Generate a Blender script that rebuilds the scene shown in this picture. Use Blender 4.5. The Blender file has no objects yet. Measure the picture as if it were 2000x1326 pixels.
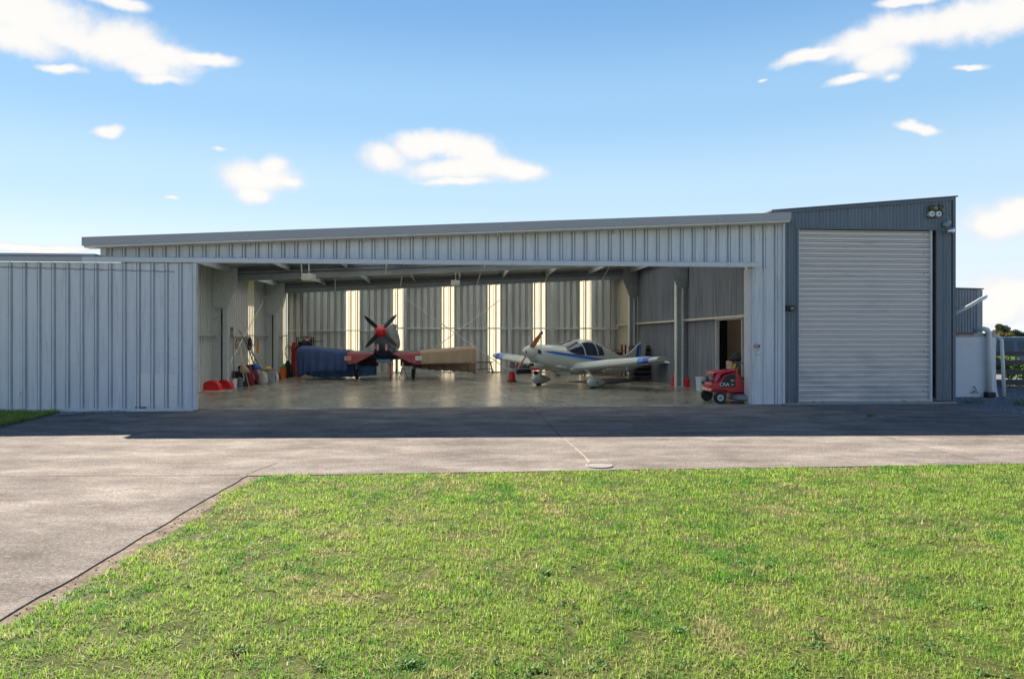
import bpy, bmesh, math, random
import numpy as np
from mathutils import Vector, Matrix
random.seed(7); RNG = np.random.default_rng(11)
S = bpy.context.scene
C = S.collection
R = math.radians
PI = math.pi

# ------------------------------------------------------------------ camera
F = 1400.0                      # focal length in photo pixels (2000 wide)
EYE = 1.6
cam = bpy.data.cameras.new('camera')
cam.sensor_fit = 'HORIZONTAL'; cam.sensor_width = 36.0
cam.lens = F / 2000.0 * 36.0
cam.shift_y = -5.0 / 2000.0
cam.clip_start = 0.1; cam.clip_end = 3000.0
camo = bpy.data.objects.new('camera', cam); C.objects.link(camo)
camo.location = (0, 0, EYE); camo.rotation_euler = (R(90), 0, 0)
S.camera = camo

# ------------------------------------------------------------------ light
SUN_EL = R(36.4); SUN_AZ = R(-37.8)      # azimuth from +Y, negative = to the left
sd = Vector((math.sin(SUN_AZ) * math.cos(SUN_EL), math.cos(SUN_AZ) * math.cos(SUN_EL), math.sin(SUN_EL)))
sun = bpy.data.lights.new('sun', 'SUN'); sun.energy = 5.0; sun.angle = R(0.53); sun.color = (1.0, 0.90, 0.77)
suno = bpy.data.objects.new('sun', sun); C.objects.link(suno)
suno.rotation_euler = (-sd).to_track_quat('-Z', 'Y').to_euler(); suno.location = (-20, 30, 30)
EXPOSURE = 1.25
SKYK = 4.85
S.view_settings.view_transform = 'Standard'; S.view_settings.look = 'None'
S.view_settings.exposure = EXPOSURE; S.view_settings.gamma = 1.0
try: S.view_settings.use_curve_mapping = False
except Exception: pass
S.cycles.max_bounces = 10; S.cycles.diffuse_bounces = 6; S.cycles.transmission_bounces = 6; S.cycles.transparent_max_bounces = 8

w = bpy.data.worlds.new('World'); S.world = w; w.use_nodes = True
nt = w.node_tree; N = nt.nodes; L = nt.links; N.clear()
out = N.new('ShaderNodeOutputWorld'); bg = N.new('ShaderNodeBackground')
sky = N.new('ShaderNodeTexSky'); sky.sky_type = 'NISHITA'; sky.sun_disc = False
sky.sun_elevation = SUN_EL; sky.sun_rotation = SUN_AZ
sky.air_density = 1.0; sky.dust_density = 0.0; sky.ozone_density = 1.6; sky.altitude = 10
bg.inputs['Strength'].default_value = 0.09
CLOUDS = [  # (px, py, rx, ry, tilt) angular outlines of the cumulus, as seen from the apron
 (40,30,190,56,-12),(20,70,120,36,-14),(225,78,120,50,-6),(320,100,95,30,-16),(300,122,80,30,-14),(405,114,66,15,-12),(322,150,52,12,-3),(140,75,130,22,-14),(230,3,60,14,-8),
 (112,131,50,10,-3),(210,251,34,13,4),(424,289,24,9,0),(505,345,88,34,-4),(530,320,40,22,10),(500,378,42,20,-4),(560,350,44,14,-14),(333,390,24,7,0),
 (748,305,52,30,0),(820,282,62,28,0),(870,278,72,26,-4),(920,300,78,36,-18),(985,330,52,24,-8),(1020,336,48,20,0),(905,330,130,24,0),(890,354,78,9,0),
 (1592,110,84,14,14),(1690,84,92,34,12),(1770,62,100,40,4),(1890,40,140,42,16),(1985,22,100,48,20),(1720,115,62,36,8),(1660,156,46,11,12),(1740,152,30,18,10),(1775,5,62,11,4),
 (1890,133,44,7,4),(1490,155,18,6,12),(1800,252,38,10,-4),(1788,243,20,11,0),
 (1955,434,84,36,0),(1990,408,60,26,0),(1985,575,110,52,0),(1930,610,90,34,0),(60,486,190,10,2)]
def wn(t, **k):
    n = N.new(t)
    for a, b in k.items(): setattr(n, a, b)
    return n
tc = wn('ShaderNodeTexCoord'); sx = wn('ShaderNodeSeparateXYZ'); L.new(tc.outputs['Generated'], sx.inputs[0])
def wmath(op, a, b=None, c=None):
    n = N.new('ShaderNodeMath'); n.operation = op
    for i, x in enumerate((a, b, c)):
        if x is None: continue
        if isinstance(x, (int, float)): n.inputs[i].default_value = x
        else: L.new(x, n.inputs[i])
    return n.outputs[0]
ysafe = wmath('MAXIMUM', sx.outputs['Y'], 0.05)
az = wmath('DIVIDE', sx.outputs['X'], ysafe); el = wmath('DIVIDE', sx.outputs['Z'], ysafe)
cv = wn('ShaderNodeCombineXYZ'); L.new(az, cv.inputs[0]); L.new(el, cv.inputs[1])
no1 = wn('ShaderNodeTexNoise'); no1.inputs['Scale'].default_value = 9; no1.inputs['Detail'].default_value = 6; no1.inputs['Roughness'].default_value = 0.55
L.new(cv.outputs[0], no1.inputs['Vector'])
vs = wn('ShaderNodeVectorMath', operation='SUBTRACT'); L.new(no1.outputs['Color'], vs.inputs[0]); vs.inputs[1].default_value = (.5, .5, .5)
vm = wn('ShaderNodeVectorMath', operation='MULTIPLY'); L.new(vs.outputs[0], vm.inputs[0]); vm.inputs[1].default_value = (0.05, 0.034, 0)
va = wn('ShaderNodeVectorMath', operation='ADD'); L.new(cv.outputs[0], va.inputs[0]); L.new(vm.outputs[0], va.inputs[1])
acc = None
for (px, py, rx, ry, rot) in CLOUDS:
    mp = wn('ShaderNodeMapping', vector_type='TEXTURE')
    mp.inputs['Location'].default_value = ((px - 1000) / F, (658 - py) / F, 0)
    mp.inputs['Rotation'].default_value = (0, 0, R(rot)); mp.inputs['Scale'].default_value = (rx / F * 1.2, ry / F * 1.2, 1)
    L.new(va.outputs[0], mp.inputs['Vector'])
    ln = wn('ShaderNodeVectorMath', operation='LENGTH'); L.new(mp.outputs[0], ln.inputs[0])
    k = wmath('SUBTRACT', 1.0 if rx > 30 else 0.62, ln.outputs['Value'])
    acc = k if acc is None else wmath('SMOOTH_MAX', acc, k, 0.22)
front = wmath('GREATER_THAN', sx.outputs['Y'], 0.06)
no2 = wn('ShaderNodeTexNoise'); no2.inputs['Scale'].default_value = 22; no2.inputs['Detail'].default_value = 7; no2.inputs['Roughness'].default_value = 0.6
L.new(cv.outputs[0], no2.inputs['Vector'])
no3 = wn('ShaderNodeTexNoise'); no3.inputs['Scale'].default_value = 60; no3.inputs['Detail'].default_value = 8; L.new(cv.outputs[0], no3.inputs['Vector'])
er = wmath('ADD', wmath('MULTIPLY', wmath('SUBTRACT', no2.outputs['Fac'], 0.5), 0.7), wmath('MULTIPLY', wmath('SUBTRACT', no3.outputs['Fac'], 0.5), 0.25))
dens = wmath('ADD', acc, er)
ss = wn('ShaderNodeMapRange', interpolation_type='SMOOTHSTEP'); L.new(dens, ss.inputs['Value'])
ss.inputs['From Min'].default_value = -0.08; ss.inputs['From Max'].default_value = 0.52; ss.inputs['To Max'].default_value = 0.96
alpha = wmath('MULTIPLY', ss.outputs[0], front)
s2 = wn('ShaderNodeMapRange', interpolation_type='SMOOTHSTEP'); L.new(dens, s2.inputs['Value'])
s2.inputs['From Min'].default_value = 0.1; s2.inputs['From Max'].default_value = 0.7
ccol = wn('ShaderNodeMixRGB'); L.new(s2.outputs[0], ccol.inputs[0])
ccol.inputs[1].default_value = (3.9, 4.05, 4.35, 1); ccol.inputs[2].default_value = (4.75, 4.65, 4.45, 1)
# the clear sky: a set elevation gradient over the physical sky, darkened overhead to deepen ground shade
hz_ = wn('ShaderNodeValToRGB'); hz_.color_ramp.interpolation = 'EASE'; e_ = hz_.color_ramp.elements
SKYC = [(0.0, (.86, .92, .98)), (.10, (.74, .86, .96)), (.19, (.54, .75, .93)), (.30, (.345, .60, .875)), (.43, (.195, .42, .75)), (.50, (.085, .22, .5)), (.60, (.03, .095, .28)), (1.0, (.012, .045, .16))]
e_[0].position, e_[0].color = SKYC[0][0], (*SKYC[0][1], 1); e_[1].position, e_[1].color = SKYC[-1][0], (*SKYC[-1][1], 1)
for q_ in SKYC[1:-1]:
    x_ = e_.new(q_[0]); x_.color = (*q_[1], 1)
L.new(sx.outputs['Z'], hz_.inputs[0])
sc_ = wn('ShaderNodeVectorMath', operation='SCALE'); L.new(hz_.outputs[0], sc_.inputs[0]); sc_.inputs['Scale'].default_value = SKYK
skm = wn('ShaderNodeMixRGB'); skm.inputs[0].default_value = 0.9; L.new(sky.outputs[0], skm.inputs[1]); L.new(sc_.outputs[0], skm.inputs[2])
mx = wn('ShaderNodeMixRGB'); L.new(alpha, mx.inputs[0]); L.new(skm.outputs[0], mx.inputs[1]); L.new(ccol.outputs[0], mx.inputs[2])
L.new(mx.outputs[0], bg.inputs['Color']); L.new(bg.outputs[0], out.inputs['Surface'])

# ------------------------------------------------------------------ geometry frame of the hangar
TH = math.atan(0.0822); CT, ST = math.cos(TH), math.sin(TH); D0 = 16.35
def B(u, v, z=0.0): return Vector((u * CT - v * ST, D0 + u * ST + v * CT, z))
def uv(p): x, y = p[0], p[1] - D0; return (x * CT + y * ST, -x * ST + y * CT)
def gp(px, py, z=0.0):                    # point of the ground (or of height z) seen at a place in the photo
    D = F * (EYE - z) / (py - 658.0); return Vector(((px - 1000) / F * D, D, z))
def wp(px, py, D): return Vector(((px - 1000) / F * D, D, EYE - (py - 658) / F * D))

# ------------------------------------------------------------------ materials
def newmat(name):
    m = bpy.data.materials.new(name); m.use_nodes = True
    n = m.node_tree.nodes; p = n['Principled BSDF']; return m, m.node_tree, p
def mat(name, col, rough=0.55, metal=0.0, var=0.12, scale=6.0, bump=0.0, bscale=60.0, stretch=(1, 1, 1), spec=0.5, dirt=None, dirt_amt=0.5, dscale=3.0, trans=0.0, coat=0.0, dth=(0.52, 0.68)):
    m, t, p = newmat(name); n, l = t.nodes, t.links
    tc = n.new('ShaderNodeTexCoord'); mp = n.new('ShaderNodeMapping'); mp.inputs['Scale'].default_value = stretch
    l.new(tc.outputs['Object'], mp.inputs['Vector'])
    no = n.new('ShaderNodeTexNoise'); no.inputs['Scale'].default_value = scale; no.inputs['Detail'].default_value = 6; l.new(mp.outputs[0], no.inputs['Vector'])
    mr = n.new('ShaderNodeMapRange'); mr.inputs['From Min'].default_value = 0.25; mr.inputs['From Max'].default_value = 0.75
    mr.inputs['To Min'].default_value = 1 - var; mr.inputs['To Max'].default_value = 1 + var; l.new(no.outputs['Fac'], mr.inputs['Value'])
    mu = n.new('ShaderNodeVectorMath'); mu.operation = 'SCALE'; mu.inputs[0].default_value = col[:3]; l.new(mr.outputs[0], mu.inputs['Scale'])
    src = mu.outputs[0]
    if dirt is not None:
        n2 = n.new('ShaderNodeTexNoise'); n2.inputs['Scale'].default_value = dscale; n2.inputs['Detail'].default_value = 8; n2.inputs['Roughness'].default_value = 0.65; l.new(mp.outputs[0], n2.inputs['Vector'])
        r2 = n.new('ShaderNodeMapRange'); r2.inputs['From Min'].default_value = dth[0]; r2.inputs['From Max'].default_value = dth[1]; r2.inputs['To Max'].default_value = dirt_amt; l.new(n2.outputs['Fac'], r2.inputs['Value'])
        mx = n.new('ShaderNodeMixRGB'); l.new(r2.outputs[0], mx.inputs[0]); l.new(src, mx.inputs[1]); mx.inputs[2].default_value = (*dirt[:3], 1); src = mx.outputs[0]
    l.new(src, p.inputs['Base Color'])
    r3 = n.new('ShaderNodeMapRange'); r3.inputs['To Min'].default_value = max(0.02, rough - 0.08); r3.inputs['To Max'].default_value = min(1, rough + 0.08); l.new(no.outputs['Fac'], r3.inputs['Value']); l.new(r3.outputs[0], p.inputs['Roughness'])
    p.inputs['Metallic'].default_value = metal; p.inputs['Specular IOR Level'].default_value = spec
    p.inputs['Coat Weight'].default_value = coat; p.inputs['Coat Roughness'].default_value = 0.08
    if bump:
        nb = n.new('ShaderNodeTexNoise'); nb.inputs['Scale'].default_value = bscale; nb.inputs['Detail'].default_value = 5; l.new(mp.outputs[0], nb.inputs['Vector'])
        bp = n.new('ShaderNodeBump'); bp.inputs['Strength'].default_value = bump; bp.inputs['Distance'].default_value = 0.02; l.new(nb.outputs['Fac'], bp.inputs['Height']); l.new(bp.outputs[0], p.inputs['Normal'])
    if trans:
        tr = n.new('ShaderNodeBsdfTranslucent'); l.new(src, tr.inputs['Color']); ms = n.new('ShaderNodeMixShader'); ms.inputs[0].default_value = trans
        l.new(p.outputs[0], ms.inputs[1]); l.new(tr.outputs[0], ms.inputs[2]); l.new(ms.outputs[0], n['Material Output'].inputs['Surface'])
    return m
M = {}
M['sheet'] = mat('weathered_pale_steel', (0.655, 0.67, 0.705), 0.5, 0.0, 0.1, 3.0, 0.08, 8, (5, 5, .35), dirt=(0.30, 0.30, 0.31), dirt_amt=0.7, dscale=2.6, dth=(.55, .8))
M['trim'] = mat('pale_steel_trim', (0.63, 0.64, 0.67), 0.5, 0.05, 0.05, 2.0, 0.04, 5, dirt=(.36, .36, .37), dirt_amt=.3, dscale=4)
M['fascia'] = mat('grey_fascia', (0.38, 0.375, 0.40), 0.45, 0.2, 0.06, 1.2, 0.03, 5)
M['edge'] = mat('cream_edge', (0.72, 0.68, 0.6), 0.6)
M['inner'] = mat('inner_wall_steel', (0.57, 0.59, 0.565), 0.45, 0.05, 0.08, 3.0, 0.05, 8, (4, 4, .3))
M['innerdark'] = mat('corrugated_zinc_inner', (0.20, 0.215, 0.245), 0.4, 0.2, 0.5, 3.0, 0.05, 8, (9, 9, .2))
M['galv'] = mat('galvanised_steel', (0.52, 0.55, 0.55), 0.4, 0.2, 0.14, 14.0, 0.03, 30, dirt=(.62, .64, .6), dirt_amt=.5, dscale=22)
M['frame'] = mat('dull_frame_steel', (0.25, 0.28, 0.30), 0.45, 0.25, 0.12, 6)
M['rodm'] = mat('bright_rod', (0.75, 0.76, 0.72), 0.4, 0.1)
M['roofin'] = mat('roof_underside', (0.60, 0.59, 0.57), 0.45, 0.15, 0.08, 3)
M['blueg'] = mat('blue_grey_corrugated', (0.18, 0.215, 0.26), 0.5, 0.25, 0.16, 2.5, 0.04, 8, (5, 5, .3), dirt=(.3, .34, .38), dirt_amt=.4, dscale=3)
M['blueg2'] = mat('blue_grey_flashing', (0.13, 0.155, 0.19), 0.5, 0.2, 0.1, 4)
M['shed'] = mat('old_grey_corrugated', (0.27, 0.30, 0.33), 0.55, 0.2, 0.2, 2.5, 0.04, 8, (5, 5, .3))
M['black'] = mat('black_plastic', (0.012, 0.012, 0.014), 0.5, 0, .3)
M['rubber'] = mat('black_rubber', (0.02, 0.02, 0.022), 0.8, 0, .3, 10)
M['darkfab'] = mat('black_fabric', (0.02, 0.02, 0.024), 0.95, 0, .4, 8, .3, 12)
M['red'] = mat('red_paint', (0.52, 0.01, 0.018), 0.3, 0, .1, 4, coat=.5)
M['redp'] = mat('red_plastic', (0.66, 0.015, 0.02), 0.45, 0, .1, 6)
M['pinkred'] = mat('faded_red_bonnet', (0.7, 0.03, 0.08), 0.35, 0, .1, 4, coat=.4)
M['white'] = mat('white_plastic', (0.72, 0.73, 0.72), 0.45, 0, .07, 4)
M['cream'] = mat('cream_paint', (0.50, 0.52, 0.47), 0.22, 0, .03, 2, coat=.6)
M['blue'] = mat('dark_blue_paint', (0.02, 0.07, 0.42), 0.25, 0, .05, coat=.5)
M['lblue'] = mat('light_blue_paint', (0.06, 0.28, 0.62), 0.25, 0, .05, coat=.5)
M['wood'] = mat('brown_wood', (0.22, 0.10, 0.05), 0.6, 0, .25, 5, .1, 20, (1, 8, 1))
M['propwood'] = mat('varnished_wood', (0.36, 0.13, 0.035), 0.25, 0, .35, 14, 0, 20, (6, 6, .6), coat=.7)
M['tan'] = mat('tan_cloth', (0.42, 0.30, 0.21), 0.9, 0, .1, 5, .15, 9, (3, 3, .4))
M['bluetarp'] = mat('blue_tarpaulin', (0.045, 0.085, 0.21), 0.75, 0, .18, 4, .35, 6)
M['bluetarp2'] = mat('bright_blue_tarpaulin', (0.06, 0.18, 0.36), 0.7, 0, .18, 5, .35, 8)
M['dusty'] = mat('dusty_red_cloth', (0.36, 0.10, 0.105), 0.85, 0, .12, 4, .1, 9)
M['navy'] = mat('navy_paint', (0.012, 0.018, 0.045), 0.35, 0, .2, 4)
M['slate'] = mat('slate_grey_paint', (0.12, 0.15, 0.19), 0.4, 0, .08, 2)
M['grey'] = mat('mid_grey_plastic', (0.2, 0.21, 0.22), 0.5)
M['orange'] = mat('orange_plastic', (0.75, 0.16, 0.02), 0.5)
M['yellow'] = mat('yellow_plastic', (0.65, 0.45, 0.03), 0.5)
M['green'] = mat('green_plastic', (0.06, 0.35, 0.08), 0.5)
M['bluep'] = mat('blue_plastic', (0.03, 0.09, 0.35), 0.5)
M['maroon'] = mat('maroon_fabric', (0.16, 0.015, 0.03), 0.8, 0, .3, 8, .2, 14)
M['palewood'] = mat('pale_timber', (0.55, 0.36, 0.22), 0.65, 0, .15, 5, .05, 20, (1, 1, 8))
M['brass'] = mat('rusty_lamp_metal', (0.16, 0.12, 0.06), 0.6, .3, .4, 20)
M['chrome'] = mat('bright_metal', (0.7, 0.72, 0.74), 0.2, .9, .05)
M['beige'] = mat('beige_panel', (0.78, 0.68, 0.60), 0.8, 0, .05, 2)
M['bluecab'] = mat('blue_steel_cabinet', (0.05, 0.12, 0.24), 0.5, 0, .1)
M['pvc'] = mat('white_pvc', (0.68, 0.70, 0.70), 0.4, 0, .08, 3, dirt=(.4, .42, .4), dirt_amt=.3)
M['render'] = mat('white_render', (0.72, 0.74, 0.77), 0.85, 0, .05, 2, .2, 40, dirt=(.5, .52, .52), dirt_amt=.3, dscale=2)
M['fencewood'] = mat('dark_fence_boards', (0.085, 0.075, 0.075), 0.8, 0, .25, 4, .2, 20, (.4, 4, 4))
M['carblue'] = mat('blue_car_paint', (0.035, 0.07, 0.13), 0.3, .2, .05, coat=.6)
M['glass'] = mat('dark_canopy_glass', (0.012, 0.02, 0.05), 0.06, 0, .1, spec=.8)
M['cargl'] = mat('dark_car_glass', (0.01, 0.012, 0.016), 0.05, 0, .1, spec=.8)
M['lens'] = mat('lamp_glass', (0.6, 0.58, 0.5), 0.2, 0, .1)
M['ltan'] = mat('old_lamp_lens', (0.32, 0.24, 0.12), 0.3, 0, .2)
M['light'] = mat('off_white_enamel', (0.52, 0.54, 0.48), 0.5)
M['pink'] = mat('pink_tag', (0.75, 0.38, 0.3), 0.7)
M['letter'] = mat('white_lettering', (0.8, 0.82, 0.84), 0.5, var=.02)
M['signred'] = mat('sign_red', (0.6, 0.03, 0.04), 0.5)
M['leafw'] = mat('weed_leaf', (0.12, 0.27, 0.05), 0.6, 0, .35, 30, trans=.35)

# roller door: pale slats with grime and green mould near the foot
def roller_mat():
    m, t, p = newmat('weathered_roller_door'); n, l = t.nodes, t.links
    tc = n.new('ShaderNodeTexCoord'); mp = n.new('ShaderNodeMapping'); mp.inputs['Scale'].default_value = (.6, 1, 3); l.new(tc.outputs['Object'], mp.inputs[0])
    no = n.new('ShaderNodeTexNoise'); no.inputs['Scale'].default_value = 1.6; no.inputs['Detail'].default_value = 8; no.inputs['Roughness'].default_value = .65; l.new(mp.outputs[0], no.inputs['Vector'])
    sp = n.new('ShaderNodeSeparateXYZ'); l.new(tc.outputs['Object'], sp.inputs[0])
    def mth(op, a, b):
        x = n.new('ShaderNodeMath'); x.operation = op
        for i, q in enumerate((a, b)):
            if isinstance(q, (int, float)): x.inputs[i].default_value = q
            else: l.new(q, x.inputs[i])
        return x.outputs[0]
    low = n.new('ShaderNodeMapRange'); low.inputs['From Min'].default_value = 0.0; low.inputs['From Max'].default_value = 1.6; low.inputs['To Min'].default_value = .22; low.inputs['To Max'].default_value = 0; l.new(sp.outputs['Z'], low.inputs[0])
    a = n.new('ShaderNodeMapRange'); a.inputs['From Min'].default_value = .56; a.inputs['From Max'].default_value = .8; l.new(mth('ADD', no.outputs['Fac'], low.outputs[0]), a.inputs[0])
    mx = n.new('ShaderNodeMixRGB'); l.new(mth('MULTIPLY', a.outputs[0], .6), mx.inputs[0]); mx.inputs[1].default_value = (.73, .67, .65, 1); mx.inputs[2].default_value = (.36, .37, .39, 1)
    n3 = n.new('ShaderNodeTexNoise'); n3.inputs['Scale'].default_value = 9; n3.inputs['Detail'].default_value = 6; l.new(tc.outputs['Object'], n3.inputs['Vector'])
    foot = n.new('ShaderNodeMapRange'); foot.inputs['From Min'].default_value = .02; foot.inputs['From Max'].default_value = .22; foot.inputs['To Min'].default_value = .12; foot.inputs['To Max'].default_value = -.5; l.new(sp.outputs['Z'], foot.inputs[0])
    g = n.new('ShaderNodeMapRange'); g.inputs['From Min'].default_value = .55; g.inputs['From Max'].default_value = .7; l.new(mth('ADD', n3.outputs['Fac'], foot.outputs[0]), g.inputs[0])
    m2 = n.new('ShaderNodeMixRGB'); l.new(mth('MULTIPLY', g.outputs[0], .8), m2.inputs[0]); l.new(mx.outputs[0], m2.inputs[1]); m2.inputs[2].default_value = (.07, .10, .05, 1)
    l.new(m2.outputs[0], p.inputs['Base Color']); p.inputs['Roughness'].default_value = .5; p.inputs['Metallic'].default_value = .1
    return m
M['roller'] = roller_mat()
def fibre_mat():
    m, t, p = newmat('translucent_fibreglass'); n, l = t.nodes, t.links
    tc = n.new('ShaderNodeTexCoord'); mp = n.new('ShaderNodeMapping'); mp.inputs['Scale'].default_value = (6, 6, .8); l.new(tc.outputs['Object'], mp.inputs[0]); no = n.new('ShaderNodeTexNoise'); no.inputs['Scale'].default_value = 2; no.inputs['Detail'].default_value = 5; l.new(mp.outputs[0], no.inputs['Vector'])
    cr = n.new('ShaderNodeMixRGB'); l.new(no.outputs['Fac'], cr.inputs[0]); cr.inputs[1].default_value = (.54, .48, .36, 1); cr.inputs[2].default_value = (.72, .66, .54, 1)
    tr = n.new('ShaderNodeBsdfTranslucent'); df = n.new('ShaderNodeBsdfDiffuse'); l.new(cr.outputs[0], tr.inputs[0]); l.new(cr.outputs[0], df.inputs[0])
    ms = n.new('ShaderNodeMixShader'); ms.inputs[0].default_value = .75; l.new(df.outputs[0], ms.inputs[1]); l.new(tr.outputs[0], ms.inputs[2])
    l.new(ms.outputs[0], n['Material Output'].inputs['Surface']); return m
M['fibre'] = fibre_mat()
M['fillroof'] = mat('cool_translucent_sheet', (.80, .85, .86), .6, 0, .04, 3, trans=.85)  # for the added sheets that light the hangar from above
def ground_mat(name, stops, s1, s2, rough=.9, bump=.3, bs=80, spec=.3, stretch=(1, 1, 1), speck=None, wear=None):
    m, t, p = newmat(name); n, l = t.nodes, t.links
    tc = n.new('ShaderNodeTexCoord'); mp = n.new('ShaderNodeMapping'); mp.inputs['Scale'].default_value = stretch; l.new(tc.outputs['Object'], mp.inputs[0])
    a = n.new('ShaderNodeTexNoise'); a.inputs['Scale'].default_value = s1; a.inputs['Detail'].default_value = 9; a.inputs['Roughness'].default_value = .68; l.new(mp.outputs[0], a.inputs['Vector'])
    r = n.new('ShaderNodeValToRGB'); e = r.color_ramp.elements
    e[0].position = stops[0][0]; e[0].color = (*stops[0][1], 1); e[1].position = stops[-1][0]; e[1].color = (*stops[-1][1], 1)
    for q in stops[1:-1]: x = e.new(q[0]); x.color = (*q[1], 1)
    l.new(a.outputs['Fac'], r.inputs[0]); src = r.outputs[0]
    b = n.new('ShaderNodeTexNoise'); b.inputs['Scale'].default_value = s2; b.inputs['Detail'].default_value = 4; l.new(tc.outputs['Object'], b.inputs['Vector'])
    mr = n.new('ShaderNodeMapRange'); mr.inputs['From Min'].default_value = .3; mr.inputs['From Max'].default_value = .7; mr.inputs['To Min'].default_value = .72; mr.inputs['To Max'].default_value = 1.22; l.new(b.outputs['Fac'], mr.inputs[0])
    sc = n.new('ShaderNodeVectorMath'); sc.operation = 'SCALE'; l.new(src, sc.inputs[0]); l.new(mr.outputs[0], sc.inputs['Scale']); src = sc.outputs[0]
    if speck:
        v = n.new('ShaderNodeTexVoronoi'); v.inputs['Scale'].default_value = speck[0]; l.new(tc.outputs['Object'], v.inputs['Vector'])
        sv = n.new('ShaderNodeSeparateXYZ'); l.new(v.outputs['Color'], sv.inputs[0])
        q = n.new('ShaderNodeMapRange'); q.inputs['To Min'].default_value = 1 - speck[1]; q.inputs['To Max'].default_value = 1 + speck[1]; l.new(sv.outputs[0], q.inputs[0])
        s3 = n.new('ShaderNodeVectorMath'); s3.operation = 'SCALE'; l.new(src, s3.inputs[0]); l.new(q.outputs[0], s3.inputs['Scale']); src = s3.outputs[0]
    if wear:
        w1 = n.new('ShaderNodeTexNoise'); w1.inputs['Scale'].default_value = .28; w1.inputs['Detail'].default_value = 5; l.new(tc.outputs['Object'], w1.inputs['Vector'])
        q1 = n.new('ShaderNodeMapRange'); q1.inputs['From Min'].default_value = .35; q1.inputs['From Max'].default_value = .65; q1.inputs['To Min'].default_value = .84; q1.inputs['To Max'].default_value = 1.12; l.new(w1.outputs['Fac'], q1.inputs[0])
        s4 = n.new('ShaderNodeVectorMath'); s4.operation = 'SCALE'; l.new(src, s4.inputs[0]); l.new(q1.outputs[0], s4.inputs['Scale']); src = s4.outputs[0]
        m2 = n.new('ShaderNodeMapping'); m2.inputs['Scale'].default_value = (1.0, 2.6, 1); m2.inputs['Rotation'].default_value = (0, 0, .25); l.new(tc.outputs['Object'], m2.inputs[0])
        w2 = n.new('ShaderNodeTexNoise'); w2.inputs['Scale'].default_value = 3.2; w2.inputs['Detail'].default_value = 10; w2.inputs['Roughness'].default_value = .75; w2.inputs['Distortion'].default_value = .6; l.new(m2.outputs[0], w2.inputs['Vector'])
        q2 = n.new('ShaderNodeMapRange'); q2.inputs['From Min'].default_value = .56; q2.inputs['From Max'].default_value = .70; q2.inputs['To Max'].default_value = .75; l.new(w2.outputs['Fac'], q2.inputs[0])
        x2 = n.new('ShaderNodeMixRGB'); l.new(q2.outputs[0], x2.inputs[0]); l.new(src, x2.inputs[1]); x2.inputs[2].default_value = (*wear[0], 1); src = x2.outputs[0]
        w3 = n.new('ShaderNodeTexNoise'); w3.inputs['Scale'].default_value = 2.1; w3.inputs['Detail'].default_value = 6; w3.inputs['Roughness'].default_value = .7; l.new(m2.outputs[0], w3.inputs['Vector'])
        q3 = n.new('ShaderNodeMapRange'); q3.inputs['From Min'].default_value = .60; q3.inputs['From Max'].default_value = .74; q3.inputs['To Max'].default_value = .35; l.new(w3.outputs['Fac'], q3.inputs[0])
        x3 = n.new('ShaderNodeMixRGB'); l.new(q3.outputs[0], x3.inputs[0]); l.new(src, x3.inputs[1]); x3.inputs[2].default_value = (*wear[1], 1); src = x3.outputs[0]
    l.new(src, p.inputs['Base Color']); p.inputs['Roughness'].default_value = rough; p.inputs['Specular IOR Level'].default_value = spec
    bn = n.new('ShaderNodeTexNoise'); bn.inputs['Scale'].default_value = bs; bn.inputs['Detail'].default_value = 6; l.new(tc.outputs['Object'], bn.inputs['Vector'])
    bp = n.new('ShaderNodeBump'); bp.inputs['Strength'].default_value = bump; bp.inputs['Distance'].default_value = .01; l.new(bn.outputs['Fac'], bp.inputs['Height']); l.new(bp.outputs[0], p.inputs['Normal'])
    return m
M['apron'] = ground_mat('worn_concrete', [(.34, (.165, .147, .13)), (.46, (.225, .20, .178)), (.56, (.28, .25, .222)), (.68, (.38, .34, .30))], 1.5, 34, .97, .7, 90, .08, (.6, 1.2, 1), (150, .38), ((.46, .40, .35), (.10, .09, .085)))
M['floor'] = ground_mat('sealed_concrete_floor', [(.36, (.21, .19, .14)), (.5, (.28, .26, .20)), (.64, (.37, .35, .28))], 0.9, 7, .25, .06, 12, .6, (1, .6, 1))
M['soil'] = ground_mat('lawn_soil', [(.3, (.05, .06, .02)), (.5, (.09, .11, .03)), (.7, (.16, .14, .07))], 2.5, 30, .95, .6, 60, .1, (1, 1, 1), (90, .3))
M['dirt'] = ground_mat('dry_dirt', [(.3, (.10, .08, .06)), (.5, (.21, .17, .125)), (.7, (.34, .29, .23))], 6, 60, .95, .8, 60, .1, (1, 1, 1), (110, .35))
M['gravel'] = ground_mat('grey_gravel', [(.3, (.1, .1, .11)), (.5, (.2, .2, .215)), (.7, (.33, .33, .35))], 3, 50, .9, 1.0, 60, .2, (1, 1, 1), (38, .55))
M['field'] = ground_mat('far_field', [(.3, (.07, .1, .03)), (.5, (.12, .14, .05)), (.7, (.2, .18, .09))], .05, 2, .95, .2, 10, .1)

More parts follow.
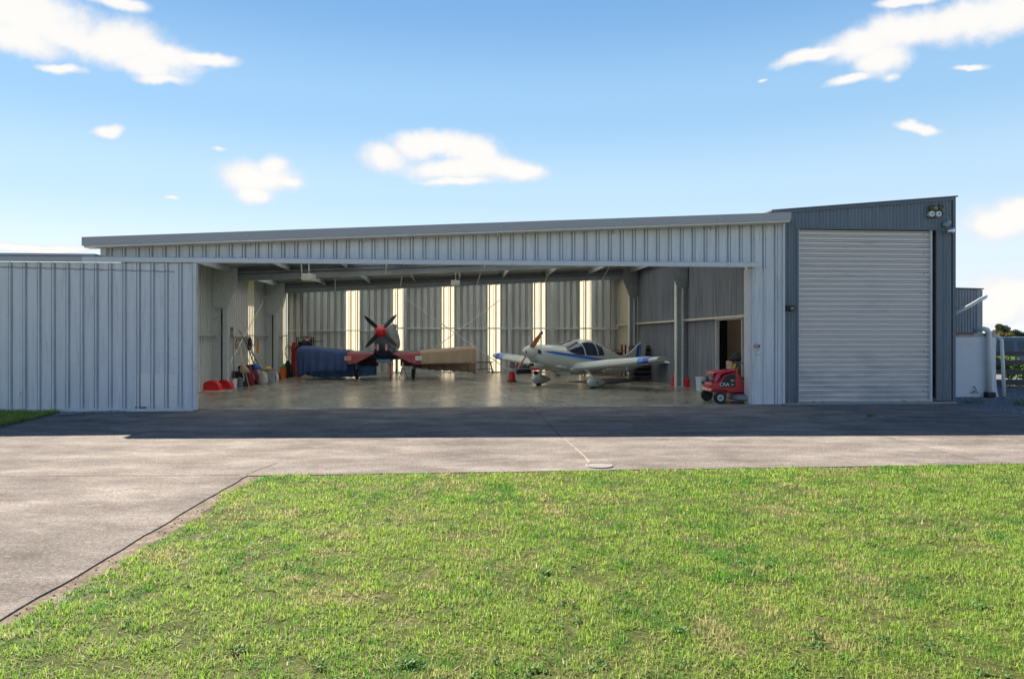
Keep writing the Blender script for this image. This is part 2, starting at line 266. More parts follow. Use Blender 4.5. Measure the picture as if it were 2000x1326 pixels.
# ------------------------------------------------------------------ mesh helpers
class MB:
    def __init__(s): s.v = []; s.f = []
    def add(s, vs, fs):
        o = len(s.v); s.v += [tuple(x) for x in vs]; s.f += [tuple(i + o for i in q) for q in fs]; return s
    def box(s, x0, x1, y0, y1, z0, z1, rot=None, at=None):
        vs = [Vector((x, y, z)) for x in (x0, x1) for y in (y0, y1) for z in (z0, z1)]
        if rot is not None: vs = [rot @ q for q in vs]
        if at is not None: vs = [q + Vector(at) for q in vs]
        return s.add(vs, [(0, 1, 3, 2), (4, 6, 7, 5), (0, 4, 5, 1), (2, 3, 7, 6), (0, 2, 6, 4), (1, 5, 7, 3)])
    def tube(s, pts, r, n=10, cap=True):
        pts = [Vector(p) for p in pts]; rs = r if isinstance(r, (list, tuple)) else [r] * len(pts)
        rings = []; a = None
        for i, p in enumerate(pts):
            d = (pts[min(i + 1, len(pts) - 1)] - pts[max(i - 1, 0)]).normalized()
            if a is None:
                a = d.cross(Vector((0, 0, 1)))
                if a.length < 1e-3: a = d.cross(Vector((0, 1, 0)))
            else:
                a = a - d * a.dot(d)
                if a.length < 1e-4: a = d.orthogonal()
            a.normalize(); b = d.cross(a)
            rings.append([p + (a * math.cos(2 * PI * k / n) + b * math.sin(2 * PI * k / n)) * rs[i] for k in range(n)])
        return s.loft(rings, cap)
    def loft(s, rings, cap=True, closed=True):
        n = len(rings[0]); vs = [q for r in rings for q in r]; fs = []
        for i in range(len(rings) - 1):
            for k in range(n if closed else n - 1):
                a = i * n + k; b = i * n + (k + 1) % n; fs.append((a, b, b + n, a + n))
        if cap and closed: fs.append(tuple(range(n))[::-1]); fs.append(tuple((len(rings) - 1) * n + k for k in range(n)))
        return s.add(vs, fs)
    def lathe(s, prof, c=(0, 0, 0), axis='z', n=20, rot=None):     # prof: (radius, height)
        rings = []
        for r, h in prof:
            ring = []
            for k in range(n):
                a = 2 * PI * k / n; q = (r * math.cos(a), r * math.sin(a), h)
                if axis == 'y': q = (q[0], q[2], q[1])
                if axis == 'x': q = (q[2], q[0], q[1])
                q = Vector(q)
                if rot is not None: q = rot @ q
                ring.append(q + Vector(c))
            rings.append(ring)
        return s.loft(rings, True)
    def prism(s, poly, a, b, axis='y'):         # polygon in the other two axes, extruded a..b
        def q(p, t):
            return {'y': (p[0], t, p[1]), 'x': (t, p[0], p[1]), 'z': (p[0], p[1], t)}[axis]
        n = len(poly); vs = [q(p, a) for p in poly] + [q(p, b) for p in poly]
        return s.add(vs, [tuple(range(n)), tuple(range(n, 2 * n))[::-1]] + [(i, i + n, (i + 1) % n + n, (i + 1) % n) for i in range(n)])
    def grid(s, P):                              # P[i][j] points
        n = len(P[0]); vs = [q for r in P for q in r]
        return s.add(vs, [(i * n + j, i * n + j + 1, (i + 1) * n + j + 1, (i + 1) * n + j) for i in range(len(P) - 1) for j in range(n - 1)])
def obj(name, mb, m, parent=None, smooth=False, bevel=0, solid=0, auto=None, loc=None):
    me = bpy.data.meshes.new(name); me.from_pydata([tuple(x) for x in mb.v], [], mb.f); me.update()
    bm = bmesh.new(); bm.from_mesh(me); bmesh.ops.recalc_face_normals(bm, faces=bm.faces)
    bm.to_mesh(me); bm.free()
    me.materials.append(M[m] if isinstance(m, str) else m)
    if smooth or auto:
        me.polygons.foreach_set('use_smooth', [True] * len(me.polygons))
        if auto:
            try: me.set_sharp_from_angle(angle=R(auto))
            except Exception: pass
    o = bpy.data.objects.new(name, me); C.objects.link(o)
    if parent is not None: o.parent = parent
    if loc is not None: o.location = loc
    if solid:
        q = o.modifiers.new('s', 'SOLIDIFY'); q.thickness = solid; q.offset = 0
    if bevel:
        q = o.modifiers.new('b', 'BEVEL'); q.width = bevel; q.segments = 2; q.limit_method = 'ANGLE'; q.angle_limit = R(35)
    return o
def tag(o, label=None, cat=None, group=None, kind=None):
    if label: o['label'] = label
    if cat: o['category'] = cat
    if group: o['group'] = group
    if kind: o['kind'] = kind
    return o
def thing(name, label, cat, loc=(0, 0, 0), rz=0.0, group=None):
    o = bpy.data.objects.new(name, None); C.objects.link(o); o.location = loc; o.rotation_euler = (0, 0, rz); o.empty_display_size = .3
    return tag(o, label, cat, group)
def pieces(name, mbs, m, parent, **k): return [obj(name, q, m, parent, **k) for q in mbs]
def scatter(name, mb, m, parent, places):
    o = obj(name, mb, m, parent); o.location = places[0]
    for p in places[1:]:
        q = o.copy(); C.objects.link(q); q.parent = parent; q.location = p
def dup(root, loc, rz, label=None, group=None):
    r = root.copy(); C.objects.link(r); r.location = loc; r.rotation_euler = (0, 0, rz)
    if label: r['label'] = label
    if group: r['group'] = group
    for ch in list(root.children):
        c = ch.copy(); C.objects.link(c); c.parent = r
        for g in ch.children:
            d = g.copy(); C.objects.link(d); d.parent = c
    return r
def text(name, s, size, m, parent, loc, rot=(R(90), 0, 0), ext=.001, sx=1.0):
    cu = bpy.data.curves.new(name, 'FONT'); cu.body = s; cu.size = size; cu.extrude = ext; cu.align_x = 'CENTER'; cu.align_y = 'CENTER'
    t = bpy.data.objects.new(name + '_t', cu); C.objects.link(t)
    bpy.context.view_layer.update(); me = bpy.data.meshes.new_from_object(t.evaluated_get(bpy.context.evaluated_depsgraph_get()))
    bpy.data.objects.remove(t); me.materials.clear(); me.materials.append(M[m]); me.name = name
    o = bpy.data.objects.new(name, me); C.objects.link(o); o.parent = parent; o.location = loc; o.rotation_euler = rot; o.scale = (sx, 1, 1); return o
# sheeting: profile repeated along a horizontal direction, from z0 to ztop(s)
RIB = [(0, 0), (.19, 0), (.222, -.05), (.262, -.05), (.294, 0)]; RIBP = .3045
RIBI = [(0, 0), (.10, 0), (.102, .045), (.124, .045), (.126, 0), (.146, 0), (.148, .045), (.17, .045), (.172, 0)]; RIBIP = .20
COR = [(i * .0875 / 8, -.017 * math.cos(2 * PI * i / 8)) for i in range(8)]; CORP = .0875
def profile(L0, L1, prof, pitch, phase=0.0):
    xs = []; k = math.floor((L0 - phase) / pitch) - 1
    while phase + k * pitch < L1 + pitch:
        for a, b in prof: xs.append((phase + k * pitch + a, b))
        k += 1
    def ev(x):
        for (a, b), (c, d) in zip(xs, xs[1:]):
            if a <= x <= c: return b if c - a < 1e-9 else b + (d - b) * (x - a) / (c - a)
        return 0
    return [(L0, ev(L0))] + [q for q in xs if L0 + 1e-4 < q[0] < L1 - 1e-4] + [(L1, ev(L1))]
def sheet(mb, s0, s1, place, z0, ztop, prof=RIB, pitch=RIBP, phase=0.0, sign=1, th=.004):
    P = profile(s0, s1, prof, pitch, phase)
    zb = z0 if callable(z0) else (lambda s: z0); zt = ztop if callable(ztop) else (lambda s: ztop)
    mb.grid([[place(s, d * sign, zb(s)) for s, d in P], [place(s, d * sign, zt(s)) for s, d in P]])
# ================================================================== GROUND
def flat(name, poly, z, m, kind='structure', parent=None):
    mb = MB(); mb.add([(p[0], p[1], z) for p in poly], [tuple(range(len(poly)))]); o = obj(name, mb, m, parent)
    if kind: o['kind'] = kind
    return o
flat('field', [(-1500, -300), (1500, -300), (1500, 2500), (-1500, 2500)], -.05, 'field')
def wob0(a, b, n, j): return [(a[0] + (b[0] - a[0]) * i / n + random.uniform(-j, j), a[1] + (b[1] - a[1]) * i / n + random.uniform(-j, j)) for i in range(n)]
AP = [(-14.5, -7), (-2.62, -7)] + wob0((-2.72, -3), (-2.90, 4.05), 26, .012) + wob0((-2.90, 4.05), (-3.06, 8.28), 22, .012) + wob0((-3.06, 8.28), (6.5, 9.06), 50, .008) + wob0((6.5, 9.06), (10.42, 9.38), 12, .008) + [(10.42, 9.38), (10.42, 17.4), (-14.5, 15.3)]
apron = obj('concrete_apron', MB().prism(AP, -.12, 0.0, 'z'), 'apron'); apron['kind'] = 'structure'
mb = MB()
def strip(mb, a, b, wd, z=.004, n=14, jit=.006):
    a, b = Vector(a[:2]), Vector(b[:2]); d = (b - a); nrm = Vector((-d.y, d.x)).normalized(); P = []
    for i in range(n + 1):
        q = a + d * i / n + nrm * random.uniform(-jit, jit); ww = wd * random.uniform(.6, 1.3) / 2
        P.append([(q.x - nrm.x * ww, q.y - nrm.y * ww, z), (q.x + nrm.x * ww, q.y + nrm.y * ww, z)])
    mb.grid(P)
strip(mb, gp(-60, 931), gp(470, 928), .016); strip(mb, gp(480, 926), gp(540, 905), .012)
strip(mb, gp(1042, 797), gp(1098, 856), .014); strip(mb, gp(430, 806), gp(250, 853), .012)
strip(mb, (6.0, 9.2), (5.9, 16.7), .008)
obj('expansion_joint', mb, mat('joint_dark', (.05, .045, .04), .9), apron)
mb = MB(); strip(mb, gp(1104, 858), gp(1147, 896), .022, jit=.008); strip(mb, gp(1147, 896), gp(1152, 903), .05, jit=.015)
obj('mortar_line', mb, mat('joint_pale', (.40, .34, .27), .9, bump=.3), apron)
mb = MB(); mb.add([(*B(-8.9, 0)[:2], .02), (*B(6.35, 0)[:2], .02), (*B(6.35, 15.9)[:2], .02), (*B(-8.9, 15.9)[:2], .02)], [(0, 1, 2, 3)])
a, b_ = B(-8.9, 0), B(6.35, 0); mb.add([(a.x, a.y, .02), (b_.x, b_.y, .02), (b_.x, b_.y - .03, .0), (a.x, a.y - .03, .0)], [(0, 1, 2, 3)])
hf = obj('hangar_floor', mb, 'floor'); hf['kind'] = 'structure'
mb = MB()
for s, e in ((gp(1040, 795, .02), gp(985, 735, .02)), (B(-6, 5.9), B(5.9, 5.9)), (B(-3, .3), B(-3, 15.5))): strip(mb, s, e, .012, .024, jit=0)
obj('saw_cut', mb, mat('joint_dim', (.16, .15, .12), .8), hf)
# gravel yard right of the annexe, dirt edging, lawn soil
flat('gravel_yard', [(10.425, 9.9), (60, 9.9), (60, 45), (10.2, 45), (10.425, 17.4)], -.008, 'gravel')
def wob(a, b, n, j): return [(a[0] + (b[0] - a[0]) * i / n + random.uniform(-j, j), a[1] + (b[1] - a[1]) * i / n + random.uniform(-j, j)) for i in range(n)]
LE = [(-3.06, 8.28), (-2.90, 4.05), (-2.72, -3.0)]                  # left edge of the lawn
TE = [(-3.06, 8.28), (6.50, 9.06), (16, 9.85)]                      # top edge
flat('dirt_verge', [(-3.3, 8.5), (16, 10.2), (16, -7), (-3.0, -7)], -.010, 'dirt')
flat('lawn_soil', wob((-2.84, 8.25), (16, 9.8), 60, .02) + [(16, -7), (-2.4, -7)] + wob((-2.54, -3), (-2.70, 4.05), 24, .05) + wob((-2.70, 4.05), (-2.88, 8.2), 28, .05), -.008, 'soil')
flat('grass_strip_soil', [(-9.5, 15.15), (-14.5, 14.8), (-14.5, 9)] + wob((-8.6, 10.4), (-9.0, 12.5), 6, .05) + wob((-9.0, 12.5), (-9.45, 14.9), 12, .05), .012, 'soil')
flat('gravel_edge', [(-9.6, 15.4), (-8.3, 15.5), (-8.9, 15.15), (-9.25, 14.4), (-8.93, 12.4), (-9.15, 12.4)], .008, 'gravel')

# grass blades ------------------------------------------------------
def vnoise(x, y, sc, seed):
    r = np.random.default_rng(seed); g = r.random((64, 64)); X = x * sc + 1000.3; Y = y * sc + 1000.7
    xi = np.floor(X).astype(int); yi = np.floor(Y).astype(int); fx = X - xi; fy = Y - yi; fx = fx * fx * (3 - 2 * fx); fy = fy * fy * (3 - 2 * fy)
    a = g[xi % 64, yi % 64]; b = g[(xi + 1) % 64, yi % 64]; c = g[xi % 64, (yi + 1) % 64]; d = g[(xi + 1) % 64, (yi + 1) % 64]
    return (a * (1 - fx) + b * fx) * (1 - fy) + (c * (1 - fx) + d * fx) * fy
def grass_mat():
    m, t, p = newmat('grass_blade'); n, l = t.nodes, t.links
    at = n.new('ShaderNodeAttribute'); at.attribute_name = 'tint'
    l.new(at.outputs['Color'], p.inputs['Base Color']); p.inputs['Roughness'].default_value = .55; p.inputs['Specular IOR Level'].default_value = .3
    tr = n.new('ShaderNodeBsdfTranslucent'); l.new(at.outputs['Color'], tr.inputs[0]); ms = n.new('ShaderNodeMixShader'); ms.inputs[0].default_value = .45
    l.new(p.outputs[0], ms.inputs[1]); l.new(tr.outputs[0], ms.inputs[2]); l.new(ms.outputs[0], n['Material Output'].inputs['Surface']); return m
M['grass'] = grass_mat()
def blades(name, x, y, z0, h, wd, col, seed):
    r = np.random.default_rng(seed); n = len(x)
    ang = r.random(n) * 2 * PI; lean = r.normal(0, 1.1, n) + .4; la = r.random(n) * 2 * PI
    cx, sx_ = np.cos(ang), np.sin(ang); lx, ly = np.cos(la) * lean * h, np.sin(la) * lean * h
    hz = h * np.sqrt(np.maximum(.15, 1 - np.minimum(lean ** 2, .85)))
    P = np.zeros((n, 5, 3))
    P[:, 0, 0] = x - cx * wd / 2; P[:, 0, 1] = y - sx_ * wd / 2; P[:, 1, 0] = x + cx * wd / 2; P[:, 1, 1] = y + sx_ * wd / 2; P[:, :2, 2] = z0
    P[:, 2, 0] = x + cx * wd * .4 + lx * .35; P[:, 2, 1] = y + sx_ * wd * .4 + ly * .35; P[:, 3, 0] = x - cx * wd * .4 + lx * .35; P[:, 3, 1] = y - sx_ * wd * .4 + ly * .35
    P[:, 2:4, 2] = (z0 + hz * .6)[:, None] if not np.isscalar(hz) else z0 + hz * .6
    P[:, 4, 0] = x + lx; P[:, 4, 1] = y + ly; P[:, 4, 2] = z0 + hz
    me = bpy.data.meshes.new(name); me.vertices.add(n * 5); me.vertices.foreach_set('co', P.reshape(-1))
    base = np.arange(n) * 5
    li = np.stack([base, base + 1, base + 2, base + 3, base + 3, base + 2, base + 4], 1).reshape(-1)
    me.loops.add(n * 7); me.loops.foreach_set('vertex_index', li.astype(np.int32)); me.polygons.add(n * 2)
    ls = np.stack([np.arange(n) * 7, np.arange(n) * 7 + 4], 1).reshape(-1); me.polygons.foreach_set('loop_start', ls.astype(np.int32))
    try: me.polygons.foreach_set('loop_total', np.tile([4, 3], n).astype(np.int32))
    except Exception: pass
    ca = me.color_attributes.new('tint', 'FLOAT_COLOR', 'POINT'); cc = np.ones((n, 5, 4)); cc[:, :, :3] = col[:, None, :]
    ca.data.foreach_set('color', cc.reshape(-1)); me.update(); me.validate(); me.materials.append(M['grass'])
    o = bpy.data.objects.new(name, me); C.objects.link(o); return o
def inlawn(x, y):
    xl = np.where(y < 4.05, -2.72 - (y + 3) / 7.05 * .18, -2.90 - (y - 4.05) / 4.23 * .16)
    yt = 8.28 + (x + 3.06) * .0815
    e = .03 + .20 * vnoise(x, y, 1.7, 5) + .12 * vnoise(x, y, 7, 6) - .06
    e2 = -.03 + .09 * vnoise(x, y, 4, 8)
    return (x > xl + e) & (y < yt - e2)
def tints(x, y, n, r):
    a = vnoise(x, y, 1.6, 21); b = vnoise(x, y, 5.1, 22); c = vnoise(x, y, 14, 23)
    dry = np.clip((a * .45 + b * .35 + c * .3 - .66) * 4 + r.normal(0, .25, n), 0, 1)
    lush = np.clip((vnoise(x, y, 2.3, 31) * .45 + vnoise(x, y, 8.3, 32) * .55 - .52) * 3.5 + r.normal(0, .2, n), 0, 1)
    g1 = np.array([.225, .36, .055]); g2 = np.array([.10, .27, .035]); g3 = np.array([.46, .38, .20])
    k = np.clip(r.normal(.35, .3, n), 0, 1)[:, None]
    col = g1 * (1 - k) + np.array([.36, .47, .10]) * k
    col = col * (1 - lush[:, None]) + g2 * lush[:, None]; col = col * (1 - .75 * dry[:, None]) + g3 * .75 * dry[:, None]
    dead = r.random(n) < .08; col[dead] = np.array([.5, .42, .28]) * r.uniform(.6, 1.1, (dead.sum(), 1))
    return np.clip(col * r.uniform(.75, 1.65, (n, 1)), 0, .85)
def lawn():
    r = np.random.default_rng(3); X = []; Y = []
    for (y0, y1, dens) in ((2.2, 3.6, 9500), (3.6, 4.6, 10500), (4.6, 6, 8000), (6, 7.6, 5600), (7.6, 9.7, 4600)):
        hw = y1 * .74 + 2.6; n = int(dens * (y1 - y0) * hw * 2); x = r.uniform(-hw, hw, n); y = r.uniform(y0, y1, n); X.append(x); Y.append(y)
    n = 30000; X.append(r.uniform(-3, 15, n)); Y.append(r.uniform(-2, 10, n))
    x = np.concatenate(X); y = np.concatenate(Y); m = inlawn(x, y)
    thin = vnoise(x, y, 5.5, 41) * .6 + vnoise(x, y, 15, 42) * .4; m &= r.random(len(x)) < np.clip((thin - .2) * 3.0, .12, 1)
    x, y = x[m], y[m]; n = len(x)
    tuft = vnoise(x, y, 6, 51); h = (.014 + .016 * tuft + .018 * vnoise(x, y, 17, 52)) * r.uniform(.6, 1.35, n)
    wd = np.clip(.0044 + .0009 * (y - 3.4), .0042, .010) * r.uniform(.7, 1.4, n)
    o = blades('lawn_grass', x, y, -.01, h, wd, tints(x, y, n, r), 5); tag(o, 'patchy sunlit lawn of short green grass in front of the concrete apron', 'grass', kind='stuff')
    return n
NB = lawn()
def small_grass():
    r = np.random.default_rng(9); n = 60000; x = r.uniform(-13.5, -8.9, n); y = r.uniform(11.2, 15.15, n)
    lim = np.where(y < 12.5, -9.02, -9.02 - (y - 12.5) * .18) - .12 * vnoise(x, y, 5, 3); m = x < lim; x, y = x[m], y[m]; n = len(x)
    col = tints(x, y, n, r) * .8 ; o = blades('grass_strip', x, y, .01, (.05 + .05 * vnoise(x, y, 5, 9)) * r.uniform(.6, 1.3, n), .008 * r.uniform(.7, 1.3, n), col, 8)
    tag(o, 'strip of longer shaded grass at the foot of the big sliding door', 'grass', kind='stuff')
small_grass()
def debris():
    # straw, pebbles and crumbs along the dirt edge and among the grass
    r = random.Random(4); mb = MB()
    for i in range(900):
        t = r.random(); y = -1 + 9.3 * t; x = -2.88 - .03 * (y - 4) + r.random() ** .8 * .26
        if r.random() < .4: x, y = r.uniform(-2.8, 7), 0; y = 8.28 + (x + 3.06) * .0815 - r.uniform(.01, .06)
        s = r.uniform(.004, .014); a = r.random() * PI
        q = [(x + s * math.cos(a + k * 1.7) * r.uniform(.5, 1.2), y + s * math.sin(a + k * 1.7) * r.uniform(.5, 1.2), -.010) for k in range(4)]
        mb.add(q + [(x, y, -.010 + s * .8)], [(0, 1, 4), (1, 2, 4), (2, 3, 4), (3, 0, 4)])
    o = obj('edge_crumbs', mb, mat('crumbs', (.2, .15, .11), .9, 0, .5, 40)); tag(o, 'loose crumbs of dirt and stone along the lawn edge', 'debris', kind='stuff')
debris()
def rosette(mb, c, n, ln, wd, r, up=.35):
    for i in range(n):
        a = r.random() * 2 * PI; l_ = ln * r.uniform(.5, 1.1); w_ = wd * r.uniform(.6, 1.2); u = up * r.uniform(.3, 1.6)
        o = Vector(c) + Vector((r.uniform(-1, 1), r.uniform(-1, 1), 0)) * ln * .8; d = Vector((math.cos(a), math.sin(a), 0)); s = Vector((-d.y, d.x, 0))
        P = []
        for k, (t, ww, hh) in enumerate(((0, .15, 0), (.35, .9, .8), (.7, .8, 1.0), (1, .05, .7))):
            p = o + d * l_ * t + Vector((0, 0, hh * l_ * u)); P.append([p - s * w_ * ww / 2, p + Vector((0, 0, .002)), p + s * w_ * ww / 2])
        mb.grid(P)
WEEDS = [(1500, 1100), (1325, 1225), (1062, 1112), (800, 1290), (470, 1262), (1550, 1175), (1130, 1205), (1175, 1290), (1780, 1010), (700, 1125), (1040, 1222), (1930, 1180), (1465, 1108), (950, 1040), (1650, 1280), (560, 1100), (1880, 1240), (250, 1210), (760, 1010), (1300, 1000), (880, 1190), (1800, 1120), (1420, 1290), (620, 1290), (1220, 1090), (370, 1140), (1700, 1060), (1040, 1300)]
mb = MB(); r = random.Random(2)
for k in range(26):
    q_ = (r.uniform(350, 1990), 950 + 370 * r.random() ** .8); g_ = gp(*q_)
    if g_.x > -2.4: WEEDS.append(q_)
for i, (px, py) in enumerate(WEEDS):
    p = gp(px, py, .02); rosette(mb, (p.x, p.y, -.004), 34 if i < 5 else 10, .036, .017, r, .55)
    for k in range(r.randint(0, 2)): rosette(mb, (p.x + r.uniform(-.2, .2), p.y + r.uniform(-.1, .1), -.004), 8, .026, .012, r, .5)
o = obj('lawn_weeds', mb, 'leafw'); tag(o, 'dark broadleaf weeds scattered through the lawn', 'weeds', kind='stuff')
def weed(name, label, c, n, ln, wd, sd, up=.8, spread=1):
    mb = MB(); r = random.Random(sd)
    for k in range(spread): rosette(mb, (r.uniform(-.13, .13) * spread * .5 if k else 0, r.uniform(-.04, .04) * spread if k else 0, 0), n, ln, wd, r, up)
    o = obj(name, mb, mat('weed_fresh', (.10, .22, .04), .6, 0, .35, 30, trans=.3)); o.location = c; tag(o, label, 'weed')
p = gp(1697, 813); weed('weed_tuft', 'low green weed tuft growing from the apron before the roller door', (p.x, p.y, 0), 16, .07, .02, 1, .6, 3)
p = gp(1985, 792); weed('weed_tuft', 'taller green weed clump in the gravel near the board fence', (p.x + .1, p.y, -.005), 26, .09, .02, 2, 1.3, 3)
p = gp(1890, 787); weed('weed_tuft', 'flat grassy weed patch at the foot of the annexe corner', (p.x, p.y, -.005), 20, .09, .012, 3, .5, 5)
# gravel stones near the tank
def gravel_stones():
    r = np.random.default_rng(6); mb = MB()
    for i in range(4200):
        y = 14 + r.random() ** .8 * 9; x = 10.5 + r.random() * 7.5 * (y / 22); s = r.uniform(.008, .026); a = r.random(4) * .8
        q = [(x + s * math.cos(k * 1.57 + a[k]), y + s * math.sin(k * 1.57 + a[k]), -.007) for k in range(4)]
        mb.add(q + [(x, y, -.007 + s * .9)], [(0, 1, 4), (1, 2, 4), (2, 3, 4), (3, 0, 4)])
    for i in range(300):
        x = -9.4 + r.random() * 1.2; y = 15.0 + r.random() * .35 - (0 if x > -9 else .3); s = r.uniform(.01, .03)
        mb.add([(x - s, y, .01), (x, y - s, .01), (x + s, y, .01), (x, y + s, .01), (x, y, .01 + s)], [(0, 1, 4), (1, 2, 4), (2, 3, 4), (3, 0, 4)])
    o = obj('gravel', mb, mat('stone_chips', (.26, .26, .28), .85, 0, .6, 30)); tag(o, 'loose grey gravel chips beside the annexe and tank', 'gravel', kind='stuff')
gravel_stones()
# manhole
p = gp(1170, 910); t = thing('manhole_cover', 'oval pale utility cover set in the concrete by the lawn edge', 'manhole cover', (p.x, p.y, 0), TH)
obj('rim', MB().lathe([(.168, 0), (.168, .014), (.150, .016), (.150, .004)], n=40), mat('pale_rim', (.38, .35, .32), .8), t, auto=30)
obj('lid', MB().lathe([(.149, .0), (.149, .011), (.0, .013)], n=40), mat('pale_lid', (.30, .27, .245), .8, 0, .15, 12, .2, 60), t, auto=30)

# ================================================================== HANGAR
H = thing('aircraft_hangar', 'long low pale ribbed steel hangar with its wide door open', 'hangar', (0, D0, 0), TH)
RB = [(0, 0), (.182, 0), (.185, .042), (.213, .042), (.216, -.036), (.243, -.036), (.246, .042), (.275, .042), (.278, 0)]; RBP = .283
UL, UR, ZO = -8.95, 6.41, 3.20
roofz = lambda u: 3.72 + .0482 * (u + 9.21)
wt = lambda u: roofz(u) - .12
ph = 5.627 - .2
mb = MB(); sheet(mb, UL + .0, 5.6, lambda s, d, z: (s, d, z), 3.30, wt, RB, RBP, ph)
obj('header_cladding', mb, 'sheet', H)
mb = MB(); sheet(mb, 5.6, UR, lambda s, d, z: (s, d, z), .02, wt, RB, RBP, ph)
obj('pier_cladding', mb, 'sheet', H)
obj('door_jamb', MB().box(5.60, 6.0, .004, .36, .02, ZO), 'trim', H, bevel=.008)
obj('pier_corner_trim', MB().box(UR - .035, UR + .012, -.062, .02, .03, wt(UR) - .01), 'trim', H)
obj('header_corner_trim', MB().box(UL - .02, UL + .10, -.056, .05, 3.3, wt(UL)), 'trim', H)
# screws
scr = MB().lathe([(0, -.012), (.008, -.012), (.011, 0)], (0, 0, 0), 'y', 6); PL = []
u = ph - RBP * 60
while u < 5.7:
    if u > UL + .1:
        for du in (.035, .145): PL.append((u + du, -.001, 3.345 + random.uniform(-.004, .004)))
    u += RBP
for z in (.9, 2.5, 3.9):
    for du in (0.02, .3, .58): PL.append((5.67 + du, -.002, z + .02 * random.random()))
M['screw'] = mat('screw', (.05, .05, .06), .5)
scatter('screw', scr, 'screw', H, PL[-98:])
# roller track hood over the opening
mb = MB(); mb.add([], [])
prof = [(-.33, 3.195), (-.345, 3.205), (-.345, 3.30), (-.32, 3.315), (-.01, 3.325), (-.01, 3.30), (-.31, 3.29), (-.325, 3.21)]
mb.prism(prof, -9.27, 5.66, 'x')
obj('track_hood', mb, 'trim', H)
mb = MB(); mb.prism([(a - .012, b + .0) for a, b in prof], -13.2, -9.22, 'x'); mb.box(-13.2, -8.97, -.3, -.05, 3.326, 3.375)
obj('track_hood_extension', mb, 'fascia', H)
obj('door_track', MB().box(-13.2, 5.6, -.2, -.12, 3.235, 3.285), 'galv', H)
# fascia
mb = MB()
def fas(u0, u1, e=0.0):
    P = [(u0, -.36 - e), (u1, -.36 - e)]
    vs = []
    for u in (u0, u1):
        for v in (-.36 - e, -.33):
            for dz in (-.185, .0): vs.append((u, v, roofz(u) + dz))
    mb.add(vs, [(0, 1, 3, 2), (4, 6, 7, 5), (0, 4, 5, 1), (2, 3, 7, 6), (0, 2, 6, 4), (1, 5, 7, 3)])
fas(-9.21, -4.25); fas(-4.25, 1.0, .004); fas(1.0, 5.95); fas(5.95, 6.43, .004)
obj('fascia', mb, 'fascia', H)
mb = MB(); mb.prism([(-9.17, roofz(-9.17) - .222), (6.40, roofz(6.40) - .222), (6.40, roofz(6.40) - .187), (-9.17, roofz(-9.17) - .187)], -.345, -.06)
obj('soffit_edge', mb, 'edge', H)
FILL_SKY = [(-8.0 + 1.72 * i + .22, -8.0 + 1.72 * i + 1.50) for i in range(8)]     # added translucent roof sheets, out of view, to light the interior
SV0, SV1 = .5, 7.2
def roofpatch(mb, u0, u1, v0, v1):
    sp_ = profile(v0, v1, RIBI, RIBIP); mb.grid([[(u, s, roofz(u) - .05 + d) for s, d in sp_] for u in (u0, u1)])
sv1 = lambda u: max(3.0, min(10.5, (roofz(u) - 1.66) * 9.9 - 16.95 - .08 * u))
mb = MB(); roofpatch(mb, -9.15, 6.3, -.33, SV0); a = -9.15
for u0, u1 in FILL_SKY + [(6.3, 6.3)]: roofpatch(mb, a, u0, SV0, 15.9); a = u1
for u0, u1 in FILL_SKY:
    f1 = min(5.85, sv1(u0))
    for v0, v1 in ((f1, 6.25), (11.0, 12.35), (15.4, 15.9)): roofpatch(mb, u0, u1, v0, v1)
    for v0, v1 in ((SV0, f1), (6.25, 11.0), (12.35, 15.4)): q_ = MB(); roofpatch(q_, u0, u1, v0, v1); obj('added_skylight', q_, 'fillroof', H)
mb.prism([(-9.2, roofz(-9.2) - .16), (-9.17, roofz(-9.2) - .16), (-9.17, roofz(-9.2)), (-9.2, roofz(-9.2))], -.33, 15.9)
obj('roof', mb, 'roofin', H)
# side and rear walls
WL, WR, VB = -8.56, 6.12, 15.65
mb = MB()
LSK = [(9.75, 10.5), (14.9, 15.5)]          # translucent sheets of the left wall
segs = []; a = .1
for s0, s1 in LSK: segs.append((a, s0)); a = s1
segs.append((a, VB))
for s0, s1 in segs: sheet(mb, s0, s1, lambda s, d, z: (WL - d, s, z), .02, roofz(WL) - .06, RIBI, RIBIP)
obj('left_wall', mb, 'inner', H)
for s0, s1 in LSK:
    mb = MB(); sheet(mb, s0, s1, lambda s, d, z: (WL - d, s, z), .02, roofz(WL) - .06, RIBI, RIBIP); obj('translucent_panel', mb, 'fibre', H)
RSK = []
for px0, px1 in ((676, 702), (768, 790), (862, 886.5), (952, 977), (1041, 1065.5), (1131, 1155)):
    o_ = []
    for px in (px0, px1):
        k = (px - 1000) / F; o_.append((k * (D0 + VB * CT) + VB * ST) / (CT - k * ST))
    RSK.append(tuple(o_))
mb = MB(); segs = []; a = WL
for s0, s1 in RSK: segs.append((a, s0)); a = s1
segs.append((a, WR))
RW = [(0, 0), (.13, 0), (.132, .09), (.178, .09), (.18, 0), (.20, 0), (.202, .09), (.25, .09), (.252, 0)]; RWP = .29
for s0, s1 in segs: sheet(mb, s0, s1, lambda s, d, z: (s, VB + d, z), .02, lambda s: roofz(s) - .06, RW, RWP)
obj('rear_wall', mb, 'inner', H)
for s0, s1 in RSK:
    mb = MB(); sheet(mb, s0, s1, lambda s, d, z: (s, VB + d, z), .02, lambda s: roofz(s) - .06, RW, RWP); obj('translucent_panel', mb, 'fibre', H)
DV0, DV1, DZ = 1.62, 3.42, 2.06            # doorway in the right wall
mb = MB(); pl = lambda s, d, z: (WR + d, s, z)
